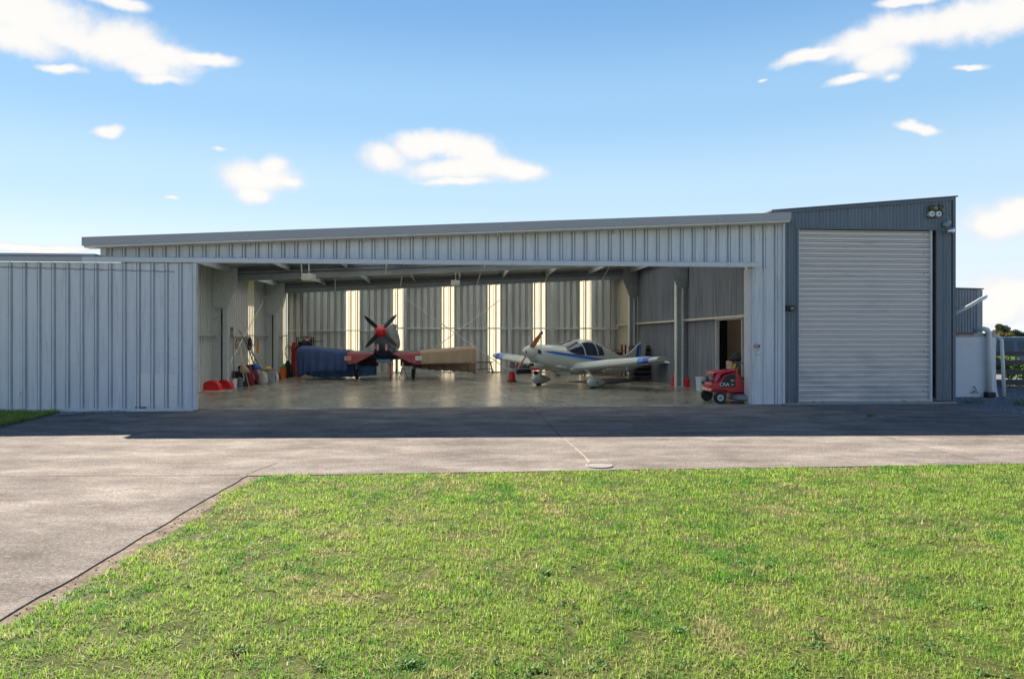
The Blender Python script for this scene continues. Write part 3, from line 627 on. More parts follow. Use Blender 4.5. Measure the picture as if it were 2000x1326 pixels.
sheet(mb, .05, DV0, pl, .02, roofz(WR) - .06, COR, CORP); sheet(mb, DV0, DV1, pl, DZ, roofz(WR) - .06, COR, CORP); sheet(mb, DV1, 12.2, pl, .02, roofz(WR) - .06, COR, CORP)
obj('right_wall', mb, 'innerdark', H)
mb = MB(); sheet(mb, 12.2, VB, pl, .02, roofz(WR) - .06, RIBI, RIBIP); obj('right_wall_lit_bay', mb, mat('lit_cream_sheet', (.66, .60, .45), .45, .15, .05, 3), H)  # cream sheet with the warm light on this bay put into its colour
pieces('doorway_frame', [MB().box(WR - .06, WR + .04, DV0 - .05, DV0, .02, DZ + .06), MB().box(WR - .06, WR + .04, DV1, DV1 + .05, .02, DZ + .06), MB().box(WR - .06, WR + .04, DV0, DV1, DZ, DZ + .06)], 'galv', H)
# frames: columns, haunch plates, rafters
def column(u0, u1, v, zt, side):
    mb = MB(); mb.box(u0, u1, v - .03, v + .03, .02, zt); o = obj('column', mb, 'galv' if side < 0 else 'frame', H)
    w_ = .18 if side < 0 else .06
    a_, b_ = (u1 - w_, u1) if side < 0 else (u0 + .17, u0 + .17 + w_)
    obj('column_tube', MB().box(a_, b_, v - .1, v + .1, .021, zt - .01), 'galv', o, bevel=.03 if side < 0 else .01)
    if side < 0: obj('cable_slot', MB().box(a_ - .045, a_ - .008, v - .06, v - .031, .3, 2.45), 'black', o)
    e = u1 if side < 0 else u0
    if side > 0: obj('edge_flange', MB().box(e - .02, e + .02, v - .08, v + .08, .021, zt - .01), 'rodm', o)
    obj('base_plate', MB().box(u0 - .03, u1 + .04, v - .14, v + .14, .0205, .034), 'galv', o)
def haunch(u0, u1, v, zb, side):
    zt = roofz(u0) - .07; w1 = .27
    if side < 0: poly = [(u0 - .02, zb + .1), (u0 + .12, zb), (u1 - .1, zb), (u1 + .03, zb + .12), (u1 + w1, zb + .75), (u1 + w1, zt), (u0 - .02, zt)]
    else: poly = [(u1 + .02, zb + .1), (u1 - .12, zb), (u0 + .1, zb), (u0 - .03, zb + .12), (u0 - w1, zb + .75), (u0 - w1, roofz(u0 - w1) - .07), (u1 + .02, zt)]
    p = obj('haunch_plate', MB().prism(poly, v - .112, v - .1), 'galv' if side < 0 else 'frame', H, bevel=.003)
    mb = MB(); r = random.Random(int(v * 7) + side)
    cu = (u0 + u1) / 2 + (.05 if side < 0 else -.05)
    scatter('bolt', MB().lathe([(0, -.016), (.012, -.016), (.014, 0)], (0, 0, 0), 'y', 6), 'galv', p, [(cu + .16 * math.cos(i * .628), v - .112, zb + .32 + .16 * math.sin(i * .628)) for i in range(10)])
for v in (.45, 6.0, 12.1):
    column(-8.52, -8.08, v, roofz(-8.5) - .1, -1); haunch(-8.52, -8.08, v, 2.46, -1)
    column(5.72, 6.06, v, roofz(5.9) - .1, 1); haunch(5.72, 6.06, v, 3.15, 1)
    mb = MB(); zb = lambda u: roofz(u) - .50; zt_ = lambda u: roofz(u) - .07
    mb.add([(u, v + q, z) for u in (-8.1, 5.74) for q in (-.005, .005) for z in (zb(u), zt_(u))], [(0, 1, 3, 2), (4, 6, 7, 5), (0, 4, 5, 1), (2, 3, 7, 6), (0, 2, 6, 4), (1, 5, 7, 3)])
    for zf, e in ((zb, 1), (zt_, -1)):
        a = -8.1; b = 5.74
        mb.add([(a, v - .08, zf(a)), (a, v + .08, zf(a)), (b, v + .08, zf(b)), (b, v - .08, zf(b))], [(0, 1, 2, 3)])
        for sgn in (-1, 1): mb.add([(a, v + sgn * .08, zf(a)), (b, v + sgn * .08, zf(b)), (b, v + sgn * .08, zf(b) + e * .03), (a, v + sgn * .08, zf(a) + e * .03)], [(0, 1, 2, 3)])
    mb.add([(a, v - .0801, zb(a) + .19), (b, v - .0801, zb(b) + .19), (b, v - .03, zb(b) + .22), (a, v - .03, zb(a) + .22)], [(0, 1, 2, 3)])
    mb.add([(a, v - .03, zb(a) + .22), (b, v - .03, zb(b) + .22), (b, v - .008, zb(b) + .16), (a, v - .008, zb(a) + .16)], [(0, 1, 2, 3)])
    raf = obj('rafter', mb, 'frame', H)
    for dz, rr in ((.30, .013), (.36, .008)): obj('dark_gap_line', MB().tube([(-7.8, v - .1, zb(-7.8) + dz), (-2, v - .1, zb(-2) + dz - .015), (5.6, v - .1, zb(5.6) + dz)], rr, 6), 'black', raf)  # black tubes added to draw the dark gap along the rafter web
    for ub in (-5.9, -3.4, -.4, 2.3, 4.6):
        mb = MB()
        for sg in (-1, 1):
            q = Vector((ub, v + sg * .09, zb(ub) + .03)); e = Vector((ub + .12, v + sg * .85, zt_(ub) - .02)); mb.tube([q, e], .022, 4)
        obj('fly_brace', mb, 'rodm', H)
ub = -8.0; n = 0
while ub < 6:
    mb = MB(); z = roofz(ub) - .09
    mb.box(ub - .002, ub + .002, .1, 15.6, z - .17, z); mb.box(ub, ub + .055, .1, 15.6, z - .172, z - .168); mb.box(ub - .055, ub, .1, 15.6, z - .004, z)
    obj('purlin', mb, 'galv', H); ub += 1.72
for zz, (u0, u1) in ((2.0, (WL + .05, WR - .05)),):
    pieces('rear_girt', [MB().box(-4.55, u1, VB - .14, VB - .03, 1.95, 2.01), MB().box(u0, -4.65, VB - .13, VB - .03, 1.86, 1.90)], 'rodm', H)
mb = MB(); mb.box(WL + .04, WL + .13, .5, VB - .15, 1.63, 1.67); obj('left_girt', mb, 'galv', H)
mb = MB(); mb.box(WR - .15, WR - .03, .38, VB - .15, 2.10, 2.16); obj('right_girt', mb, mat('pale_girt', (.62, .56, .44), .5, .1), H)
for px in (791, 995, 1078, 1188, 596):
    k = (px - 1000) / F; v = VB - .2; u = (k * (D0 + v * CT) + v * ST) / (CT - k * ST)
    obj('rear_post', MB().box(u - .075, u + .075, v - .06, v + .05, .02, roofz(u) - .1), 'galv', H, bevel=.01)
def rod(p, q, r=.016): obj('brace_rod', MB().tube([p, q], r, 6), 'rodm', H)
def ruv(px, py, v): k = (px - 1000) / F; u = (k * (D0 + v * CT) + v * ST) / (CT - k * ST); D = D0 + u * ST + v * CT; return (u, v, EYE - (py - 658) / F * D)
rod(ruv(793, 584, 15.36), ruv(992, 722, 15.36), .022); rod(ruv(990, 576, 15.33), ruv(800, 716, 15.33), .018)
rod((WL + .12, 6.2, 3.3), (WL + .12, 11.9, .25), .016); rod((WL + .14, 6.2, .25), (WL + .14, 11.9, 3.3), .016)
obj('rear_base_angle', MB().box(WL + .03, WR - .03, VB - .07, VB - .02, .022, .07), 'galv', H)
# big sliding door, slid open to the left
mb = MB(); DP = .291
RD = [(0, 0), (.188, 0), (.191, .042), (.219, .042), (.222, -.036), (.250, -.036), (.253, .042), (.283, .042), (.286, 0)]
dph = -6.93 - .22
sheet(mb, -13.0, -6.92, lambda s, d, z: (s, -.27 + d, z), .055, 3.19, RD, DP, dph)
door = obj('sliding_door', mb, 'sheet', H)
obj('door_edge_trim', MB().box(-6.935, -6.86, -.33, -.20, .02, 3.19), 'trim', door, bevel=.006)
mb = MB(); mb.box(-13.0, -6.94, -.31, -.24, .003, .062); obj('bottom_rail', mb, 'trim', door)
mb = MB(); sheet(mb, -8.15, -7.28, lambda s, d, z: (s, -.278 + d, z), .10, .80, RD, DP, dph); obj('patch_sheet', mb, mat('newer_sheet', (.66, .68, .71), .4, .25, .04, 3), door)
mb = MB(); mb.box(-8.14, -7.92, -.3, -.272, .062, .1)
obj('patch_notch', mb, 'blueg2', door)
pts = [(-11.0 + i * .0873, -.318 + (.03 if (((-11.0 + i * .0873) - dph) % DP) < .19 else 0), 3.08 - .075 * i / 42 + .008 * math.sin(i * 1.9)) for i in range(43)]
obj('cable', MB().tube(pts, .006, 5), mat('cable_grey', (.12, .13, .14), .6), door)
mb = MB()
scatter('cable_clip', MB().tube([(0, 0, .01), (.003, 0, -.01)], .007, 5), 'grey', door, [(pts[-1][0] + random.uniform(-.004, .004), -.333, 3.0 - q * .31) for q in range(10)])
obj('white_tag', MB().box(-10.55, -10.50, -.30, -.275, .33, .45), 'white', door)
obj('stiffener', MB().box(-13.0, -6.95, -.23, -.2, 1.5, 1.56), 'galv', door)

# ================================================================== ANNEXE with the roller door
A = thing('roller_door_annexe', 'taller blue grey corrugated annexe with a large closed roller door', 'annexe', (0, D0, 0), TH)
az_ = lambda u: 4.58 + .088 * (u - 6.41)
AU0, AU1, RU0, RU1, RZ = 6.43, 10.68, 6.78, 10.10, 4.15
pf = lambda v0: (lambda s, d, z: (s, v0 + d, z))
mb = MB(); sheet(mb, AU0, RU0, pf(.03), .06, az_, COR, CORP); sheet(mb, RU0, RU1 + .12, pf(.03), RZ, az_, COR, CORP); sheet(mb, RU1 + .12, AU1, pf(.03), .08, az_, COR, CORP)
sheet(mb, 6.2, AU0, pf(.03), 4.4, az_, COR, CORP)
obj('front_wall', mb, 'blueg', A)
mb = MB(); sheet(mb, .03, 12.1, lambda s, d, z: (AU1 + d, s, z), .08, az_(AU1), COR, CORP); obj('side_wall', mb, 'blueg', A)
mb = MB(); sheet(mb, 6.2, AU1, lambda s, d, z: (s, 12.1 + d, z), .08, az_, COR, CORP); sheet(mb, 0.1, 12.1, lambda s, d, z: (6.2 + d, s, z), 4.3, az_(6.2), COR, CORP); obj('rear_wall', mb, 'blueg', A)
mb = MB(); mb.prism([(7.55, az_(7.55) - .0), (AU1 + .06, az_(AU1 + .06) - .0), (AU1 + .06, az_(AU1) + .035), (7.55, az_(7.55) + .03)], -.03, 12.2); mb.prism([(6.12, az_(6.12)), (7.55, az_(7.55)), (7.55, az_(7.55) + .03), (6.12, az_(6.12) + .03)], -.03, 1.0); mb.prism([(6.12, az_(6.12)), (7.55, az_(7.55)), (7.55, az_(7.55) + .03), (6.12, az_(6.12) + .03)], 5.4, 12.2); obj('roof', mb, 'blueg2', A)
obj('added_skylight', MB().add([(6.25, 1.0, az_(6.25) + .015), (7.55, 1.0, az_(7.55) + .015), (7.55, 5.4, az_(7.55) + .015), (6.25, 5.4, az_(6.25) + .015)], [(0, 1, 2, 3)]), 'fibre', A)  # added unseen sheet, lets light into the room behind the doorway
mb = MB(); mb.prism([(6.30, az_(6.3) - .07), (AU1 + .02, az_(AU1) - .07), (AU1 + .02, az_(AU1) + .0), (6.30, az_(6.3) + .0)], -.002, .012); obj('roof_edge_flashing', mb, 'blueg2', A)
obj('door_head', MB().box(RU0 - .05, RU1 + .14, -.012, .2, RZ, RZ + .025), 'blueg2', A); pieces('door_post', [MB().box(RU0 - .05, RU0, -.012, .2, .02, RZ), MB().box(RU1 + .10, RU1 + .26, -.016, .02, .08, RZ)], 'blueg2', A); obj('corner_flashing', MB().box(AU1 - .05, AU1 + .022, .0, .03, .08, az_(AU1) - .07), 'blueg2', A)
pieces('guide_rail', [MB().box(RU0 - .005, RU0 + .03, .02, .1, .02, RZ), MB().box(RU1 - .02, RU1 + .02, .02, .1, .02, RZ)], 'trim', A)
mb = MB(); mb.box(RU1 + .02, RU1 + .10, .12, .2, .02, RZ); obj('reveal', mb, 'blueg2', A)
NS = 34; sh = (RZ - .06) / NS; P = []
for i in range(NS):
    z = .05 + i * sh
    for t, d in ((0, .05), (.05, .05), (.06, -.002), (.3, -.012), (.50, -.010), (.62, -.002), (.63, .05), (.76, .05), (.77, -.006), (.93, -.006), (.94, .05)): P.append((z + t * sh, d))
P.append((.05 + NS * sh, .05)); xs = [RU0 + .03 + (RU1 - RU0 - .05) * i / 40 for i in range(41)]
mb = MB(); mb.grid([[(x, .085 + d + .005 * math.sin(x * 2 + z * .8), z) for x in xs] for z, d in P])
rd = obj('roller_door', mb, 'roller', A, smooth=False)
obj('bottom_rail', MB().box(RU0 + .03, RU1 - .02, .05, .10, .012, .085), mat('mouldy_rail', (.42, .44, .42), .6, dirt=(.07, .09, .05), dirt_amt=.9, dscale=5), rd)
mb = MB()
scatter('rivet', MB().lathe([(0, -.02), (.012, -.02), (.014, 0)], (0, 0, 0), 'y', 8), 'grey', rd, [(RU1 - .16, .08, float(z)) for z in np.arange(.3, 4.1, .47)])
mb = MB()
scatter('screw', MB().lathe([(0, -.014), (.009, -.014), (.012, 0)], (0, 0, 0), 'y', 6), 'blueg2', A, [(u, .02, z) for z in (1.05, 2.1, 3.1, 4.3) for u in (6.5, 6.6, 10.35, 10.5)])
obj('base_sill', MB().box(AU0, AU1 + .02, -.03, .2, .0, .05), mat('sill_concrete', (.3, .29, .28), .9), A)
# beige lined room seen through the doorway
mb = MB(); mb.box(7.6, 7.65, .3, 6.5, .02, 3.4); obj('lining_panel', mb, 'beige', A)
obj('panel_joint', MB().box(7.592, 7.599, 3.3, 3.315, .03, 3.4), 'grey', A)
obj('room_floor', MB().box(6.2, 10.6, .15, 12, -.02, .015), 'floor', A)
# lamps and plates on the annexe
def fac(px, py, v=0.0): k = (px - 1000) / F; u = (k * (D0 + v * CT) + v * ST) / (CT - k * ST); D = D0 + u * ST + v * CT; return u, EYE - (py - 658) / F * D
def wallthing(name, label, cat, px, py, v=0.0, group=None):
    u, z = fac(px, py, v); p = B(u, v); return thing(name, label, cat, (p.x, p.y, z), TH, group)
t = wallthing('bulkhead_light', 'small dark oblong bulkhead lamp between pier and roller door', 'wall light', 1541.5, 602, .0)
obj('housing', MB().box(-.10, .10, -.07, .018, -.065, .065), 'black', t, bevel=.02)
obj('lens', MB().lathe([(0, 0), (.04, 0), (.045, .03), (0, .045)], (.02, -.115, -.01), 'y', 14), 'ltan', t, smooth=True)
t = wallthing('sensor_floodlight', 'twin white spotlights under a rusty sensor head near the annexe roof', 'security light', 1819, 413, .0)
obj('backplate', MB().box(-.13, .10, -.02, .018, -.15, .14), 'blueg2', t, bevel=.01)
obj('sensor_head', MB().lathe([(0, -.12), (.07, -.11), (.085, -.04), (.07, 0), (0, 0)], (-.01, -.02, .06), 'y', 16), 'brass', t, smooth=True)
obj('sensor_window', MB().lathe([(0, -.02), (.05, -.012), (.055, 0)], (.02, -.135, .06), 'y', 14), 'ltan', t, smooth=True)
for x in (-.085, .085):
    s = obj('spotlight', MB().lathe([(0, -.16), (.03, -.165), (.068, -.15), (.06, -.06), (.03, 0), (0, 0)], (x, 0, -.085), 'y', 18), 'white', t, auto=50)
    obj('bulb', MB().lathe([(0, -.015), (.018, -.012), (.018, 0)], (x, -.16, -.085), 'y', 10), 'black', s)
t = wallthing('alarm_sounder', 'small weathered green brown alarm unit beside the twin spotlights', 'alarm', 1838, 408, .0)
obj('case', MB().box(-.065, .055, -.05, .018, -.13, .12), mat('weathered_box', (.12, .14, .12), .7, 0, .3, 20), t, bevel=.02)
obj('cover', MB().lathe([(0, -.05), (.03, -.04), (.04, 0)], (.0, -.05, -.05), 'y', 12), 'ltan', t, smooth=True)
obj('top_vent', MB().lathe([(0, -.03), (.02, -.03), (.03, 0)], (.0, -.05, .05), 'y', 10), 'brass', t, smooth=True)
t = wallthing('flood_lamp', 'grey floodlamp with a round glass head hanging by the roller door corner', 'floodlight', 1843, 443, .0)
rt = Matrix.Rotation(R(40), 3, 'Y')
obj('bracket', MB().box(-.03, .03, -.08, .018, -.01, .12, rot=Matrix.Rotation(R(35), 3, 'Y'), at=(.0, 0, .07)), 'galv', t, bevel=.008)
obj('body', MB().lathe([(0, .14), (.07, .13), (.085, .0), (.06, -.05), (0, -.06)], (-.03, -.11, .02), 'z', 18, rot=rt @ Matrix.Rotation(R(0), 3, 'X')), 'shed', t, auto=50)
obj('glass_head', MB().lathe([(0, .05), (.06, .045), (.095, .0), (.09, -.06), (.045, -.09), (0, -.095)], (.06, -.14, -.10), 'z', 20, rot=Matrix.Rotation(R(-25), 3, 'Y')), 'chrome', t, smooth=True)
# warning sign on the pier
u, z = fac(1477, 686); p = B(u, -.004)
t = thing('danger_sign', 'white safety notice with red danger oval on the hangar pier', 'sign', (p.x, p.y, z), TH)
obj('plate', MB().box(-.088, .088, -.004, .0, -.155, .155), 'white', t)
obj('header_band', MB().box(-.086, .086, -.007, -.0045, .085, .152), 'black', t)
mb = MB(); mb.add([(.072 * math.cos(a) - .008, -.0085, .119 + .027 * math.sin(a)) for a in [i * PI / 12 for i in range(24)]], [tuple(range(24))]); obj('red_oval', mb, 'signred', t)
text('danger_word', 'DANGER', .038, 'letter', t, (-.008, -.010, .118), sx=.75)
for i, (s, q) in enumerate((('AUTHORISED', .0), ('PERSONNEL', 0), ('ONLY', 0), ('BEYOND THIS', 0), ('POINT', 0))): text('notice_line', s, .034, 'black', t, (-.005, -.006, .055 - i * .043), sx=.8)
text('small_print', 'WARNING', .02, 'black', t, (0, -.003, .182), sx=.9)

# ================================================================== RIGHT SIDE: shed, tank, pipes, fence, car, trees
p = Vector((12.0, 21.6, 0)); t = thing('back_shed', 'small old grey corrugated shed behind the white tank', 'shed', p)
sp = 2.15
mb = MB(); top = lambda s: 3.16 - .045 * (s + 1.8)
sheet(mb, -1.8, sp, lambda s, d, z: (s, d, z), 0, lambda s: 3.14 - .03 * (s + 1.8), COR, CORP); sheet(mb, 0, 5, lambda s, d, z: (sp + d, s, z), 0, 3.02, COR, CORP); sheet(mb, 0, 5, lambda s, d, z: (-1.8 + d, s, z), 0, 3.12, COR, CORP); sheet(mb, -1.8, sp, lambda s, d, z: (s, 5 + d, z), 0, lambda s: 3.14 - .03 * (s + 1.8), COR, CORP)
obj('wall', mb, 'shed', t)
mb = MB(); mb.prism([(-1.85, 3.14), (2.19, 3.03), (2.19, 3.06), (-1.85, 3.17)], -.06, 5.05); obj('roof', mb, 'blueg2', t)
mb = MB(); mb.box(sp - .13, sp + .02, -.015, -.012, 0, 3.02); obj('corner_flashing', mb, 'shed', t)
P = [wp(1862, 614, 20.9), wp(1895, 597, 20.9), wp(1915, 585, 20.9), wp(1923, 581, 20.95), wp(1925, 579, 21.2)]
o = obj('diagonal_drainpipe', MB().tube(P, .055, 12), 'pvc', smooth=True); tag(o, 'white drainpipe sloping across the old grey shed wall', 'pipe')
t = thing('water_tank', 'white rendered block tank standing between annexe and fence', 'tank', (11.75, 20.2, 0))
mb = MB(); rings = []
for z in np.linspace(-.01, 1.60, 15):
    xr = 1.30 + .06 * math.exp(-z / .22) - .015 * math.sin(z * 2) + (.05 * (z - 1.35) if z > 1.35 else 0); rr = .16; ring = []
    for (cx, cy, a0) in ((xr - rr, -1 + rr, -90), (xr - rr, 1 - rr, 0), (-1.3 + rr, 1 - rr, 90), (-1.3 + rr, -1 + rr, 180)):
        for k in range(6): a = R(a0 + k * 18); ring.append((cx + rr * math.cos(a), cy + rr * math.sin(a), z))
    rings.append(ring)
mb.loft(rings); obj('tank_body', mb, 'render', t, auto=40)
mb = MB(); mb.box(-1.33, 1.2, -1.03, 1.0, 1.602, 1.70); obj('lid_slab', mb, mat('stained_lid', (.5, .5, .5), .85, 0, .2, 5, .3, 30, dirt=(.16, .10, .07), dirt_amt=.8, dscale=5), t, bevel=.015)
obj('lid_board', MB().box(-1.4, .6, -1.06, -1.035, 1.66, 1.715), mat('rusty_board', (.25, .13, .08), .85, 0, .3, 9), t)
mb = MB(); mb.tube([(.62, -1.01, .28), (.6, -1.06, .25), (.66, -1.06, .18), (.56, -1.05, .13)], .012, 6); mb.tube([(.5, -1.02, .1), (.72, -1.04, .12)], .008, 5); obj('outlet_tap', mb, 'black', t)
P = [(12.50, 19.4, 1.77), (12.53, 19.22, 1.80), (12.58, 19.12, 1.815), (12.65, 19.1, 1.79), (12.70, 19.1, 1.72), (12.71, 19.1, 1.6), (12.71, 19.1, .12)]
t = thing('overflow_pipe', 'thick white elbowed pipe running down the front of the tank', 'pipe', (0, 0, 0))
obj('pipe', MB().tube(P, [.05, .055, .06, .068, .07, .068, .068], 16), 'pvc', t, smooth=True)
obj('foot_fitting', MB().box(12.62, 12.84, 19.0, 19.2, .0, .13), 'black', t, bevel=.02)
P = [(12.80, 19.5, 1.66), (12.95, 19.3, 1.64), (13.05, 19.2, 1.60), (13.10, 19.18, 1.52), (13.12, 19.16, .9), (13.15, 19.15, 0)]
o = obj('downpipe', MB().tube(P, .045, 12), 'pvc', smooth=True); tag(o, 'slim white downpipe standing free at the right end of the tank', 'pipe')
FY = 22.6
t = thing('board_fence', 'dark horizontal board fence with four wide gaps beside the gravel', 'fence', (13.4, FY, 0))
for za, zb_ in ((.08, .26), (.42, .57), (.72, .87), (1.0, 1.16)): obj('board', MB().box(-.6, 9, -.02, .02, za, zb_), 'fencewood', t, bevel=.004)
for x in (3.3, 5.6, 8.0): obj('post', MB().box(x - .06, x + .06, .022, .14, 0, 1.3), 'fencewood', t, bevel=.006)
def car():
    t = thing('parked_car', 'dark blue four wheel drive wagon parked behind the board fence', 'car', (15.35, 25.6, 0))
    k = 1.62
    body = [(0, .35), (.02, .72), (.25, .86), (.72, .93), (.95, 1.0), (1.22, 1.52), (1.35, 1.58), (3.9, 1.60), (4.35, 1.52), (4.5, 1.0), (4.55, .4)]
    def hw(z): return .86 if z < .95 else .86 - (z - .95) * .2
    mb = MB(); low = [(a, b) for a, b in body]
    for s in (1,):
        n = len(low); L_ = [(a, -hw(b), b) for a, b in low]; R_ = [(a, hw(b), b) for a, b in low]
        mb.add(L_ + R_, [tuple(range(n)), tuple(range(n, 2 * n))[::-1]] + [(i, i + n, (i + 1) % n + n, (i + 1) % n) for i in range(n)])
    obj('body', mb, 'carblue', t, bevel=.02)
    for s in (-1, 1):
        for (x0, x1, x2, x3) in ((1.12, 1.36, 2.02, 2.02), (2.16, 2.16, 3.02, 3.02), (3.16, 3.16, 4.28, 4.18)):
            mb = MB(); y = lambda z: s * (hw(z) + .004); mb.add([(x0, y(1.05), 1.05), (x1, y(1.47), 1.47), (x3, y(1.47), 1.47), (x2, y(1.05), 1.05)], [(0, 1, 2, 3)]); obj('window', mb, 'cargl', t)
        obj('mirror', MB().box(1.05, 1.17, s * .92, s * 1.06, .98, 1.12), 'black', t, bevel=.02)
        for x in (.85, 3.65):
            wv = obj('wheel', MB().lathe([(0, -.11), (.33, -.11), (.36, -.06), (.36, .06), (.33, .11), (0, .11)], (x, s * .78, .36), 'y', 24), 'rubber', t, auto=40)
            obj('rim', MB().lathe([(0, -.02), (.2, -.02), (.22, 0), (.2, .02), (0, .02)], (x, s * .89, .36), 'y', 20), 'chrome', wv, auto=40)
    obj('windscreen', MB().add([(1.0, -.75, 1.04), (1.22, -.68, 1.48), (1.22, .68, 1.48), (1.0, .75, 1.04)], [(0, 1, 2, 3)]), 'cargl', t)
    obj('headlight', MB().box(-.02, .04, -.8, -.55, .62, .76), 'lens', t, bevel=.02); obj('headlight', MB().box(-.02, .04, .55, .8, .62, .76), 'lens', t, bevel=.02)
    obj('roof_rail', MB().box(1.6, 4.0, -.72, -.69, 1.62, 1.65), 'black', t)
car()
o = obj('fence_shrub', MB(), 'leafw'); bpy.data.objects.remove(o)
def leafy(n, c, rad, size, r, squash=1.0, lobes=None):
    mb = MB(); lobes = lobes or [(Vector(c), rad)]
    for i in range(n):
        lc, lr = r.choice(lobes); d = Vector((r.gauss(0, 1), r.gauss(0, 1), r.gauss(0, 1))).normalized() * lr * r.uniform(.55, 1.0) ** .6
        p = Vector(lc) + Vector((d.x, d.y, d.z * squash)); s = size * r.uniform(.5, 1.3)
        a = Vector((r.gauss(0, 1), r.gauss(0, 1), r.gauss(0, 1))).normalized() * s; b = a.cross(Vector((r.gauss(0, 1), r.gauss(0, 1), r.gauss(0, 1)))).normalized() * s * .6
        mb.add([p - a, p - b, p + a, p + b], [(0, 1, 2, 3)])
    return mb
FOL = [mat('dark_conifer_leaf', (.028, .05, .03), .7, 0, .4, 1, trans=.2), mat('yellow_green_leaf', (.17, .14, .03), .7, 0, .4, 1, trans=.3), mat('mid_green_leaf', (.05, .085, .03), .7, 0, .4, 1, trans=.2)]
bark = mat('bark', (.09, .07, .05), .9, 0, .3)
def tree(label, px, D, h, wd, fm, shape, sd):
    r = random.Random(sd); x = (px - 1000) / F * D; t = thing('tree', label, 'tree', (x, D, -.05))
    lobes = []
    if shape == 'pine':
        for i in range(9): q = i / 8; lobes.append((Vector((r.uniform(-.2, .2) * wd * (1 - q), r.uniform(-.2, .2) * wd, h * (.3 + .62 * q))), wd * (.5 - .36 * q)))
    else:
        for i in range(9): a = r.random() * 6.28; q = r.uniform(0, .6); lobes.append((Vector((math.cos(a) * q * wd * .55, math.sin(a) * q * wd * .5, h * r.uniform(.35, .8))), wd * r.uniform(.18, .3)))
    mb = MB().tube([(0, 0, 0), (.1, 0, h * .3), (0, .1, h * .8)], [.3, .22, .06], 7)
    for i in range(5): lc = lobes[i * 2 % len(lobes)][0]; mb.tube([(0, 0, h * .28), lc], [.1, .03], 5)
    obj('trunk', mb, bark, t); obj('crown', leafy(1800, (0, 0, 0), 1, wd * .045, r, .8, lobes), FOL[fm], t)
tree('tall dark conifer rising above the distant tree line', 1956, 170, 4.6, 5.0, 0, 'pine', 1)
tree('yellow tinged bushy tree before the dark conifer', 1956, 150, 2.5, 5.4, 1, 'round', 2)
tree('round dark tree right of the tall conifer', 1984, 175, 3.3, 4.6, 0, 'round', 3)
tree('low dark tree just right of the tank top', 1939, 180, 2.9, 4.4, 0, 'round', 4)
tree('small green tree at the right edge of the photo', 1999, 185, 2.7, 3.6, 2, 'round', 5)
tree('spreading dark tree left of the conifer behind the tank', 1947, 182, 3.6, 4.6, 0, 'round', 6)
r = random.Random(8); lobes = [(Vector((100 + i * 2.1 + r.uniform(-.5, .5), 140 + r.uniform(-2, 2), .9)), r.uniform(1.0, 1.7)) for i in range(60)]
o = obj('far_hedge', leafy(9000, (0, 0, 0), 1, .22, r, .9, lobes), mat('hedge_leaf', (.11, .10, .045), .8, 0, .5, .5, trans=.2)); tag(o, 'far low mixed hedge along the horizon', 'hedge', kind='stuff')
for i, (px, D, s, l_) in enumerate(((1972, 23.6, .42, 'bright green leafy shrub poking through the middle fence gap'), (1958, 23.5, .3, 'small leafy shrub behind the fence beside the slim downpipe'), (1990, 23.6, .38, 'yellow green shrub behind the lower fence boards'))):
    r = random.Random(20 + i); x = (px - 1000) / F * D; z = (.62, .75, .3)[i]
    t = thing('shrub', l_, 'shrub', (x, D, 0)); obj('leaves', leafy(260, (0, 0, z), s, .06, r, .8), mat('shrub_leaf', (.14, .26, .03), .6, 0, .4, 8, trans=.4), t)
    mb = MB()
    for k in range(5): mb.tube([(0, 0, 0), (r.uniform(-.3, .3) * s, r.uniform(-.1, .1), z)], [.012, .005], 4)
    obj('stem', mb, bark, t)
# ================================================================== AIRCRAFT 1: cream low wing tail dragger with blue stripe
P1 = thing('low_wing_aeroplane', 'cream low wing light aeroplane with blue stripe and wooden propeller', 'aeroplane', (1.80, 22.87, 0), math.atan2(.74, .67))
#  local x runs aft, local y towards the plane's right wing
FS = [  # x, bottom, top, shoulder z, half width
 (-1.78, .98, 1.33, 1.16, .19), (-1.72, .90, 1.36, 1.14, .27), (-1.55, .80, 1.375, 1.10, .36), (-1.2, .70, 1.365, 1.05, .43), (-.85, .60, 1.35, 1.0, .48), (-.55, .55, 1.345, .96, .51),
 (-.2, .49, 1.43, .93, .53), (.15, .45, 1.50, .90, .54), (.5, .42, 1.53, .87, .54), (.9, .39, 1.515, .84, .53), (1.3, .36, 1.44, .80, .50), (1.7, .33, 1.315, .76, .45), (2.1, .32, 1.18, .72, .39), (2.6, .32, 1.02, .68, .32), (3.1, .35, .90, .65, .25), (3.7, .42, .82, .63, .16), (4.25, .50, .78, .64, .08), (4.42, .54, .74, .64, .035)]
def fsec(x):
    if x <= FS[0][0]: return FS[0][1:]
    for a, b in zip(FS, FS[1:]):
        if a[0] <= x <= b[0]:
            t = (x - a[0]) / (b[0] - a[0]); return tuple(p + (q - p) * t for p, q in zip(a[1:], b[1:]))
    return FS[-1][1:]
def fpt(x, ph, off=0.0):        # ph: angle from the right side, counter-clockwise over the top
    bo, to, sh_, hw = fsec(x); c, s = math.cos(ph), math.sin(ph)
    if s >= 0: y = hw * math.copysign(abs(c) ** .85, c); z = sh_ + (to - sh_) * abs(s) ** .95
    else: y = hw * math.copysign(abs(c) ** .6, c); z = sh_ - (sh_ - bo) * abs(s) ** .85
    return Vector((x, y * (1 + off / hw), z + off * s))
